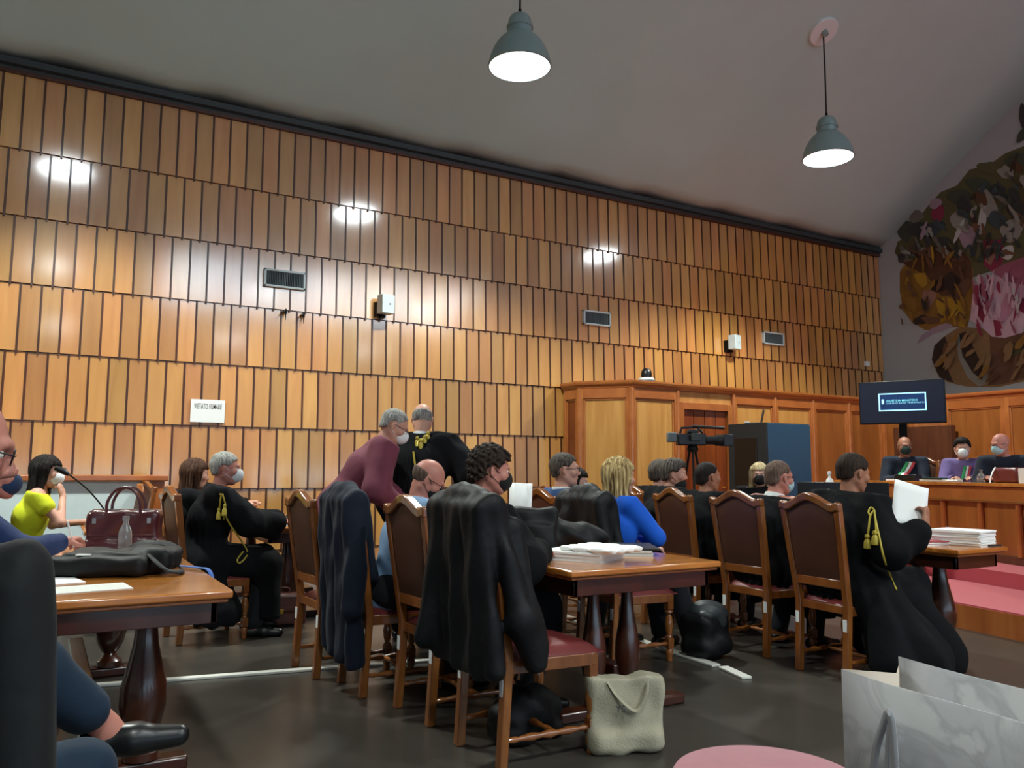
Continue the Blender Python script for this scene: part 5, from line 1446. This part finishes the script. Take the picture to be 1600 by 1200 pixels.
# cream tote
v = Vol(); v.u(rbox((0, 0, .17), (.175, .05, .17), .03), .02).u(rbox((0, 0, .05), (.15, .075, .045), .03), .04).plane((0, 0, .325), (0, 0, 1)).disp(lambda P: .006 * np.sin(P[:, 0] * 22 + P[:, 2] * 26) + .004 * np.sin(P[:, 0] * 50 - P[:, 2] * 18))
to = vol_obj('tote_bag', v, .008, 'canvas'); to.location = (2.34, 3.02, .004); to.rotation_euler[2] = R(-22); tag(to, 'cream canvas tote bag leaning on the floor behind the burgundy-seated chair', 'bag')
for s_ in (-1, 1):
    pts = [Vector((-.09, s_ * .05, .31)), Vector((-.05, s_ * .07, .25)), Vector((.03, s_ * .075, .19)), Vector((.08, s_ * .07, .26)), Vector((.09, s_ * .05, .31))]
    MB().tube(smooth_pts(pts), .011, n=8, flat=.4).build('handle', 'canvas', to)
text_obj('print', 'YS', .04, 'trim_dark', to, (-.04, -.082, .20), (R(90), 0, 0))
# dark bag under the burgundy seat, backpack by the chairs
bag_vol('shoulder_bag', 'slouching dark brown bag on the floor under the empty burgundy seat', [ellipsoid((0, 0, .12), (.17, .13, .13)), ellipsoid((.1, .02, .10), (.13, .11, .10)), rbox((.02, 0, .04), (.18, .10, .04), .03)], 'black_nylon', .009, (2.02, 3.38, .004), R(10), lambda P: .010 * np.sin(P[:, 0] * 34 + P[:, 2] * 30))
bp = bag_vol('backpack', 'black backpack with grey top slumped on the floor left of the three chair backs', [rbox((0, 0, .16), (.15, .12, .15), .07), ellipsoid((.02, -.06, .10), (.16, .11, .10))], 'black_nylon', .009, (3.96, 4.22, .004), R(15), lambda P: .008 * np.sin(P[:, 0] * 30 + P[:, 2] * 34))
v = Vol(); v.u(ellipsoid((0, -.02, .30), (.13, .11, .07)), .02).u(ellipsoid((.06, -.05, .26), (.09, .08, .08)), .03).disp(lambda P: .009 * np.sin(P[:, 0] * 60 + P[:, 1] * 40 + P[:, 2] * 30)); vol_obj('grey_flap', v, .008, 'trim_dark', bp)
# on the paper table
sheets(2.56, 3.66, TZ, .30, .36, .05, R(28), 'thick untidy stack of white papers near the corner of the long table', nm='stack_of_papers')
v = Vol(); v.u(rbox((0, 0, .02), (.15, .17, .018), .012), .01).disp(lambda P: .008 * np.sin(P[:, 0] * 75 + P[:, 1] * 57)); o = vol_obj('plastic_folder', v, .008, 'paper'); o.location = (2.62, 3.56, TZ + .003); o.rotation_euler[2] = R(20); o.location.z = TZ + .052; tag(o, 'crumpled clear plastic folder lying on top of the white papers', 'folder')
o.scale = (1, 1, .6)
sheets(2.98, 3.80, TZ, .24, .34, .03, R(-30), 'grey ring binder with a black clip by the blonde, at the table corner', 'paper_edge', 'binder')
o = MB().box(-.14, .14, -.18, .18, 0, .012).build('clipboard', 'black_plastic', bevel=.003); o.location = (3.0, 3.80, TZ + .032); o.rotation_euler[2] = R(-30); tag(o, 'black board lying on the grey binder', 'board')
bag_vol('briefcase', 'upright soft black briefcase on the table behind the white papers', [rbox((0, 0, .13), (.17, .06, .13), .03), rbox((0, -.04, .09), (.15, .04, .08), .02)], 'black_nylon', .009, (2.45, 4.05, TZ + .003), R(-25), lambda P: .006 * np.sin(P[:, 0] * 30 + P[:, 2] * 24))
bag_vol('scarf', 'heap of soft black clothing on the table against the blonde', [ellipsoid((0, 0, .08), (.20, .12, .09)), ellipsoid((-.12, .02, .12), (.12, .10, .09)), ellipsoid((.14, -.02, .06), (.12, .09, .07))], 'black_nylon', .009, (2.80, 4.18, TZ + .003), R(-20), lambda P: .010 * np.sin(P[:, 0] * 34 + P[:, 2] * 40), cat='clothing')
# a paper read by the dark-haired man
o = MB().grid([[(u * .14, .01 * math.sin(u * 5), v_ * .26) for u in (-.5, -.25, 0, .25, .5)] for v_ in (0, .5, 1)]).build('sheet_of_paper', 'paper', solid=.0012); o.location = (2.54, 4.30, .92); o.rotation_euler = (R(-14), 0, R(-40)); tag(o, 'white sheet standing up beside the head of the tousled dark-haired man', 'paper')
# table of the grey-haired man
sheets(1.86, 6.9, TZ, .30, .22, .008, R(8), 'white papers in front of the grey-haired robed man')
sheets(2.05, 7.25, TZ, .30, .22, .012, R(-15), 'white papers further along the table of the grey-haired robed man')
o = bag_vol('case', 'open black case on the table beyond the grey-haired robed man', [rbox((0, 0, .02), (.20, .14, .02), .01), rbox((.12, .05, .07), (.09, .08, .06), .03)], 'black_nylon', .008, (2.0, 7.5, TZ + .003), R(20))
# desk before the dais
sheets(5.36, 3.24, TZ, .24, .32, .10, R(8), 'tall stack of white court files on the corner of the low desk', nm='stack_of_files')
sheets(5.14, 3.42, TZ, .22, .32, .02, R(-12), 'flat white and red folder beside the tall stack of files')
M['red_plastic'] = plain('red_plastic', '#9c3038', .5)
o = MB().box(-.12, .12, -.16, .16, 0, .006).build('folder', 'red_plastic'); o.location = (5.14, 3.42, TZ + .022); o.rotation_euler[2] = R(-20); tag(o, 'thin red folder lying on the flat white one', 'folder')
o = MB().tube([(0, 0, 0), (.14, .0, 0)], .006).build('pen', 'ink'); o.location = (5.33, 3.05, TZ + .007); tag(o, 'black pen at the free end of the low desk', 'pen')

# ------------------------------------------------------------------ screens, cabinet, camera, television
cb = thing('dark_cabinet', 'tall cabinet with charcoal front and blue side before the wooden booth', 'cabinet', (0, 0, 0))
X0, X1, Y0, Y1, ZT = 8.2, 9.05, 7.52, 8.2, 1.90
MB().box(X0 + .03, X1, Y0 + .02, Y1, .34, ZT).build('body', 'black_board', cb)
MB().box(X0, X0 + .03, Y0, Y1, .34, ZT).build('front_frame', 'black_board', cb, bevel=.004)
MB().box(X0 - .012, X0, Y0 + .16, Y1 - .12, .38, ZT - .20).build('door', 'black_plastic', cb, bevel=.004)
MB().box(X0 + .03, X1, Y0, Y0 + .02, .36, ZT - .01).build('side_panel', 'blue_board', cb, bevel=.003)
lp = thing('laptop', 'small open laptop standing on top of the dark cabinet', 'laptop', (8.42, 7.95, ZT), R(-140))
MB().box(-.15, .15, -.1, .1, 0, .018).build('base', 'trim_dark', lp, bevel=.003)
MB().box(-.15, .15, .10, .112, .01, .2, rot=Matrix.Rotation(R(-12), 3, 'X'), about=(0, .1, .01)).build('screen', 'trim_dark', lp, bevel=.003)
o = MB().box(-.05, .05, -.03, .03, 0, .02).build('white_card', 'white', lp); o.location = (-.02, -.08, .019)
# desk with monitors
dk = thing('screen_desk', 'plain dark desk carrying the black monitors and bottle', 'desk', (7.2, 5.75, 0), R(-137))
MB().box(-.3, .35, -.55, .55, .72, .75).build('desktop', 'dark_leg', dk, bevel=.004)
for s_ in (-1, 1): MB().box(-.25, .3, s_ * .5 - .02, s_ * .5 + .02, .0, .72).build('side', 'dark_leg', dk)
def monitor(x, y, rz, label, w=.50, h_=.30, z=.75):
    t = thing('monitor', label, 'monitor', (x, y, z), rz, 'black monitors on the dark desk')
    MB().box(-.012, .018, -w / 2, w / 2, .10, .10 + h_).build('housing', 'black_plastic', t, bevel=.006)
    MB().box(.018, .020, -w / 2 + .015, w / 2 - .015, .115, .085 + h_).build('screen', 'screen_dark', t)
    MB().box(-.03, -.012, -.03, .03, .0, .22).build('neck', 'black_plastic', t, bevel=.004); MB().lathe([(.001, 0), (.11, 0), (.10, .012), (.001, .015)], n=24).build('foot', 'black_plastic', t)
monitor(6.98, 5.66, R(45), 'black monitor with white sticker on its back, beside the blonde in black mask')
monitor(7.25, 5.40, R(38), 'black monitor half hidden behind the head of the lawyer holding a paper')
o = MB().box(-.21, -.18, -.1, .02, .30, .36).box(-.21, -.18, .04, .1, .30, .36).build('sticker', 'white'); bpy.data.objects.remove(o)
mon = [q for q in bpy.data.objects if q.name.startswith('monitor') and q.parent is None]
MB().box(-.016, -.012, -.06, -.02, .24, .33).box(-.016, -.0125, -.03, .01, .20, .25).build('sticker', 'white', mon[0])
o = sheets(7.18, 5.98, .75, .30, .04, .24, R(45), 'row of white papers standing behind the black monitor', nm='paper_row'); o.location.z = .90
o = MB().box(-.2, .2, -.06, .06, 0, .148).build('box_file', 'trim_dark'); o.location = (7.18, 5.98, .751); o.rotation_euler[2] = R(45); tag(o, 'dark box file holding up the row of white papers', 'box')
bo = thing('spray_bottle', 'white bottle with slim neck standing above the black monitors', 'bottle', (7.42, 5.93, .751))
o = MB().box(-.12, .12, -.12, .12, 0, .30).build('riser_box', 'black_plastic', bevel=.006); o.location = (7.42, 5.93, .751); tag(o, 'black box under the white bottle', 'box')
bo.location.z = 1.052
MB().lathe([(.001, 0), (.042, 0), (.045, .02), (.045, .09), (.03, .125), (.014, .14), (.001, .14)], n=20).build('body', 'white', bo); MB().lathe([(.014, .14), (.012, .17), (.02, .175), (.022, .205), (.001, .21)], n=16).build('cap', 'white', bo)
MB().lathe([(.046, .0), (.047, .03), (.046, .05)], n=20, cap=False).build('pink_label', plain('pink_label', '#c86a7a', .6), bo)
# video camera on tripod
vc = thing('video_camera', 'black video camera on a tripod above the grey-haired heads', 'camera', (5.93, 6.45, 0), R(-28)); vc.scale = (1.12, 1.12, 1.12)
zc = 1.36
MB().box(-.15, .12, -.055, .055, zc, zc + .11).box(-.05, .05, -.05, .05, zc + .11, zc + .15).build('body', 'black_plastic', vc, bevel=.012)
MB().lathe([(.001, .10), (.04, .10), (.042, .20), (.052, .22), (.055, .30), (.001, .30)], (0, 0, zc + .05), n=20, axis='x').build('lens', 'black_plastic', vc)
MB().box(.28, .37, -.07, .07, zc - .005, zc + .105).build('lens_hood', 'black_plastic', vc, bevel=.004)
MB().tube([(-.12, 0, zc + .11), (-.10, 0, zc + .165), (.04, 0, zc + .175), (.10, 0, zc + .12)], .012).build('top_handle', 'black_plastic', vc)
MB().tube([(.0, 0, zc + .18), (.30, -.02, zc + .165)], .015).build('microphone', 'black_plastic', vc)
MB().box(-.24, -.15, -.04, .04, zc + .03, zc + .12).build('viewfinder', 'grille', vc, bevel=.008); MB().box(-.03, .05, -.14, -.07, zc + .04, zc + .11).build('side_screen', 'trim_dark', vc, bevel=.004)
MB().lathe([(.05, zc - .06), (.055, zc - .03), (.04, zc), (.001, zc)], n=16).build('tripod_head', 'dark_metal', vc)
for a_ in (20, 140, 260): MB().tube([(.03 * math.cos(R(a_)), .03 * math.sin(R(a_)), zc - .05), (.30 * math.cos(R(a_)), .30 * math.sin(R(a_)), .01)], .012).build('leg', 'dark_metal', vc)
# television on a stand
tv = thing('television', 'large flat television on a dark post showing a dark blue slide with white frame', 'television', (10.28, 6.98, .34), math.atan2(-6.98, -10.28) + R(-6))
W_, Hh = 1.09, .60; zc = 1.885
MB().box(-.05, 0, -W_ / 2, W_ / 2, zc - Hh / 2, zc + Hh / 2).build('housing', 'black_plastic', tv, bevel=.006)
MB().box(0, .003, -W_ / 2 + .015, W_ / 2 - .015, zc - Hh / 2 + .02, zc + Hh / 2 - .015).build('screen', glow('tv_dark_blue', '#0a1226', .35), tv)
g1 = glow('tv_frame_glow', '#9fdcf5', 1.1); g2 = glow('tv_blue_glow', '#0a2a55', .7)
y0, y1, z0, z1 = -.29, .31, zc - .12, zc + .13
# the picture's left is the viewer's left (local -y side faces the viewer's right)
s_ = 1
MB().box(.003, .0045, y0, y1, z0, z1).build('slide', g2, tv)
fm = MB(); w_ = .016
fm.box(.0045, .006, y0, y1, z0, z0 + w_).box(.0045, .006, y0, y1, z1 - w_, z1).box(.0045, .006, y0, y0 + w_, z0, z1).box(.0045, .006, y1 - w_, y1, z0, z1).build('slide_border', g1, tv)
MB().lathe([(.012, -.03), (.016, 0), (.012, .035)], (.006, -.235, zc + .01), n=10).build('slide_emblem', g1, tv)
text_obj('slide_text', 'GIUSTIZIA MINISTERO', .036, glow('tv_text_glow', '#7fe0f0', 1.0), tv, (.006, -.19, zc + .022), (R(90), 0, R(90)), .0005, align='LEFT')
text_obj('slide_text', 'CORTE DI ASSISE TRIBUNALE DI', .030, glow('tv_text_glow2', '#8ad0ea', .8), tv, (.006, -.19, zc - .012), (R(90), 0, R(90)), .0005, align='LEFT')
MB().box(-.10, -.05, -.05, .05, .0, zc).build('post', 'dark_metal', tv); MB().box(-.35, .25, -.35, .35, 0, .03).build('foot', 'dark_metal', tv, bevel=.01)
# on the judges' bench
BZ = 1.151
def small(nm, lab, cat, mb, mat, loc, rz=0, bev=.003): o = mb.build(nm, mat, bevel=bev); o.location = loc; o.rotation_euler[2] = rz; return tag(o, lab, cat)
small('telephone', 'black telephone on the bench right of the judge with sash', 'telephone', MB().box(-.08, .08, -.13, .13, 0, .05).box(-.06, .06, -.14, .14, .05, .075), 'black_plastic', (9.02, 6.08, BZ))
small('papers', 'low pile of white papers on the telephone side of the bench', 'paper', MB().box(-.1, .1, -.14, .14, 0, .02), 'paper', (9.2, 6.3, BZ))
small('papers', 'papers and dark notebook in front of the judge in purple check', 'paper', MB().box(-.1, .1, -.2, .2, 0, .025), 'paper_edge', (9.0, 5.66, BZ))
small('notebook', 'dark green notebook in front of the judge in purple check', 'book', MB().box(-.06, .06, -.12, .12, 0, .02), 'mask_green', (8.95, 5.70, BZ + .026))
small('marker_pen', 'white marker lying on the bench between two judges', 'pen', MB().tube([(0, 0, .01), (-.04, .10, .012)], .009), 'white', (8.86, 5.38, BZ), bev=0)
gl = small('clear_dispenser', 'clear pump dispenser in front of the rosy bald judge', 'bottle', MB().lathe([(.001, 0), (.04, 0), (.042, .07), (.015, .10), (.012, .13), (.03, .135), (.001, .14)], n=16), 'glass', (8.98, 5.18, BZ), bev=0)
small('document_bag', 'dark red bag on the bench at the right picture edge', 'bag', MB().box(-.09, .09, -.16, .16, 0, .16), 'leather_red', (8.83, 4.78, BZ), R(-15), .03)
small('box', 'white box at the right end of the visible bench', 'box', MB().box(-.08, .08, -.10, .10, 0, .15), 'white', (8.72, 4.5, BZ), R(-15))
small('cable', 'pale cable hanging down the front of the bench from the dark red bag', 'cable', MB().tube(smooth_pts([Vector((8.80, 4.92, BZ + .16)), Vector((8.70, 4.90, BZ + .10)), Vector((8.655, 4.90, BZ + .01)), Vector((8.66, 4.88, 1.05)), Vector((8.645, 4.86, .96)), Vector((8.64, 4.87, .86))]), .007), 'paper', (0, 0, 0), bev=0)

# ------------------------------------------------------------------ nearest: stool and paper bag
st = thing('round_stool', 'round stool with pink-red upholstered seat at the bottom edge', 'stool', (1.67, 1.56, 0))
M['rose_velvet'] = plain('rose_velvet', '#96525e', .8, noise=.15, scale=20, sheen=.4)
MB().lathe([(.001, .40), (.22, .40), (.245, .42), (.25, .445), (.235, .468), (.15, .478), (.001, .48)], n=48).build('seat', 'rose_velvet', st)
MB().lathe([(.001, .37), (.225, .37), (.235, .40), (.001, .402)], n=40).build('seat_ring', 'chair_wood', st)
for a_ in (45, 135, 225, 315): MB().lathe([(.016, 0), (.02, .02), (.014, .05), (.024, .12), (.026, .18), (.016, .24), (.022, .27), (.022, .37)], (.17 * math.cos(R(a_)), .17 * math.sin(R(a_)), 0), n=14).build('leg', 'chair_wood', st)
M['marble_paper'] = plain('white_marbled_paper', '#a8a8aa', .6, noise=.10, scale=3)
def marble(mt):
    nt = mt.node_tree; N, L = nt.nodes, nt.links; b = N['Principled BSDF']
    tc = N.new('ShaderNodeTexCoord'); nz = N.new('ShaderNodeTexNoise'); nz.inputs['Scale'].default_value = 6; nz.inputs['Detail'].default_value = 6; nz.inputs['Distortion'].default_value = 1.5
    L.new(tc.outputs['Object'], nz.inputs['Vector'])
    cr = N.new('ShaderNodeValToRGB'); e = cr.color_ramp.elements; e[0].position = .44; e[0].color = srgb('#bcbcbe'); e[1].position = .56; e[1].color = srgb('#b0b0b4')
    m_ = e.new(.50); m_.color = srgb('#a2a2a6'); L.new(nz.outputs['Fac'], cr.inputs[0]); L.new(cr.outputs[0], b.inputs['Base Color'])
marble(M['marble_paper'])
M['bag_inside'] = plain('warm_white_paper', '#b8aca0', .8)
bg = thing('paper_bag', 'white marbled paper shopping bag with ribbon handle, in the near corner', 'bag', (0, 0, 0))
fa, fb = Vector((.972, .768, 0)), Vector((.925, .42, 0)); bo_ = Vector((.090, -.005, 0)); zt, zb = .980, .484
def wall(a, b, z0, z1, nm, n=6, wav=.004, inner=True):
    rows = []
    for j in range(5):
        z = z0 + (z1 - z0) * j / 4; r_ = []
        for i in range(n + 1):
            g = i / n; p_ = a.lerp(b, g); nn = (b - a).normalized().cross(Vector((0, 0, 1)))
            p_ = p_ + nn * wav * math.sin(g * PI * 2) * j / 4
            r_.append((p_.x, p_.y, z))
        rows.append(r_)
    return MB().grid(rows).build(nm, ['marble_paper'], bg, solid=.0015)
wall(fa, fb, zb, zt, 'front_panel'); wall(fa + bo_ + Vector((0, -.02, 0)), fb + bo_, zb, zt + .012, 'back_panel')
MB().grid([[tuple(fa + Vector((0, 0, z))), tuple((fa + bo_ * .5) + Vector((-.0, -.05, z))), tuple(fa + bo_ + Vector((0, -.02, z)))] for z in (zb, (zb + zt) / 2, zt)]).build('side_gusset', 'bag_inside', bg, solid=.0015)
MB().grid([[tuple(fb + Vector((0, 0, z))), tuple((fb + bo_ * .5) + Vector((-.0, .05, z))), tuple(fb + bo_ + Vector((0, 0, z)))] for z in (zb, (zb + zt) / 2, zt)]).build('side_gusset', 'bag_inside', bg, solid=.0015)
MB().prism([(fa.x, fa.y), (fb.x, fb.y), ((fb + bo_).x, (fb + bo_).y), ((fa + bo_).x, (fa + bo_).y - .02)], zb, zb + .003).build('base', 'bag_inside', bg)
nrm_ = Vector((-.99, .15, 0)); d_ = (fb - fa).normalized()
def onbag(s_, z, o_=.004): p_ = fa + d_ * s_ + nrm_ * o_; return Vector((p_.x, p_.y, z))
M['ribbon'] = plain('silver_ribbon', '#a6a8b0', .35, sheen=.5)
def ribbon_strip(pts, w, nm, mat, par):
    vs, fs = [], []
    for i, p_ in enumerate(pts):
        t_ = (pts[min(i + 1, len(pts) - 1)] - pts[max(i - 1, 0)]).normalized(); s2 = t_.cross(nrm_).normalized()
        vs += [tuple(p_ - s2 * w / 2), tuple(p_ + s2 * w / 2)]
    for i in range(len(pts) - 1): fs.append((2 * i, 2 * i + 1, 2 * i + 3, 2 * i + 2))
    return MB().add(vs, fs).build(nm, mat, par, solid=.001)
q = smooth_pts([onbag(.050, .83, .006), onbag(.062, .89, .008), onbag(.083, .935, .012), onbag(.094, .948, .016), onbag(.100, .935, .018), onbag(.104, .89, .02), onbag(.108, .81, .02), onbag(.112, .70, .02)])
ribbon_strip(q, .012, 'ribbon_handle', 'ribbon', bg)
q = smooth_pts([onbag(.094, .944, .012), onbag(.088, .90, .012), onbag(.080, .83, .010), onbag(.075, .72, .008)]); ribbon_strip(q, .012, 'ribbon_handle', 'ribbon', bg)
q = smooth_pts([onbag(.225, .83, .008), onbag(.240, .87, .012), onbag(.258, .900, .014), onbag(.268, .87, .014), onbag(.27, .79, .014)]); ribbon_strip(q, .020, 'ribbon_handle', 'white', bg)
for s_, z, a_ in ((.165, .945, .03), (.225, .955, .05)):
    p1 = fa + bo_ + d_ * s_ + Vector((-.006, -.02, z)); p2 = p1 + d_ * .045 + Vector((-.01, 0, -.022)); MB().tube([p1, p2], .0028, n=8).build('handle_toggle', 'ink', bg)
dup(st, (1.08, .60, .0), 0, 'round upholstered stool below the marbled paper bag, out of the picture')
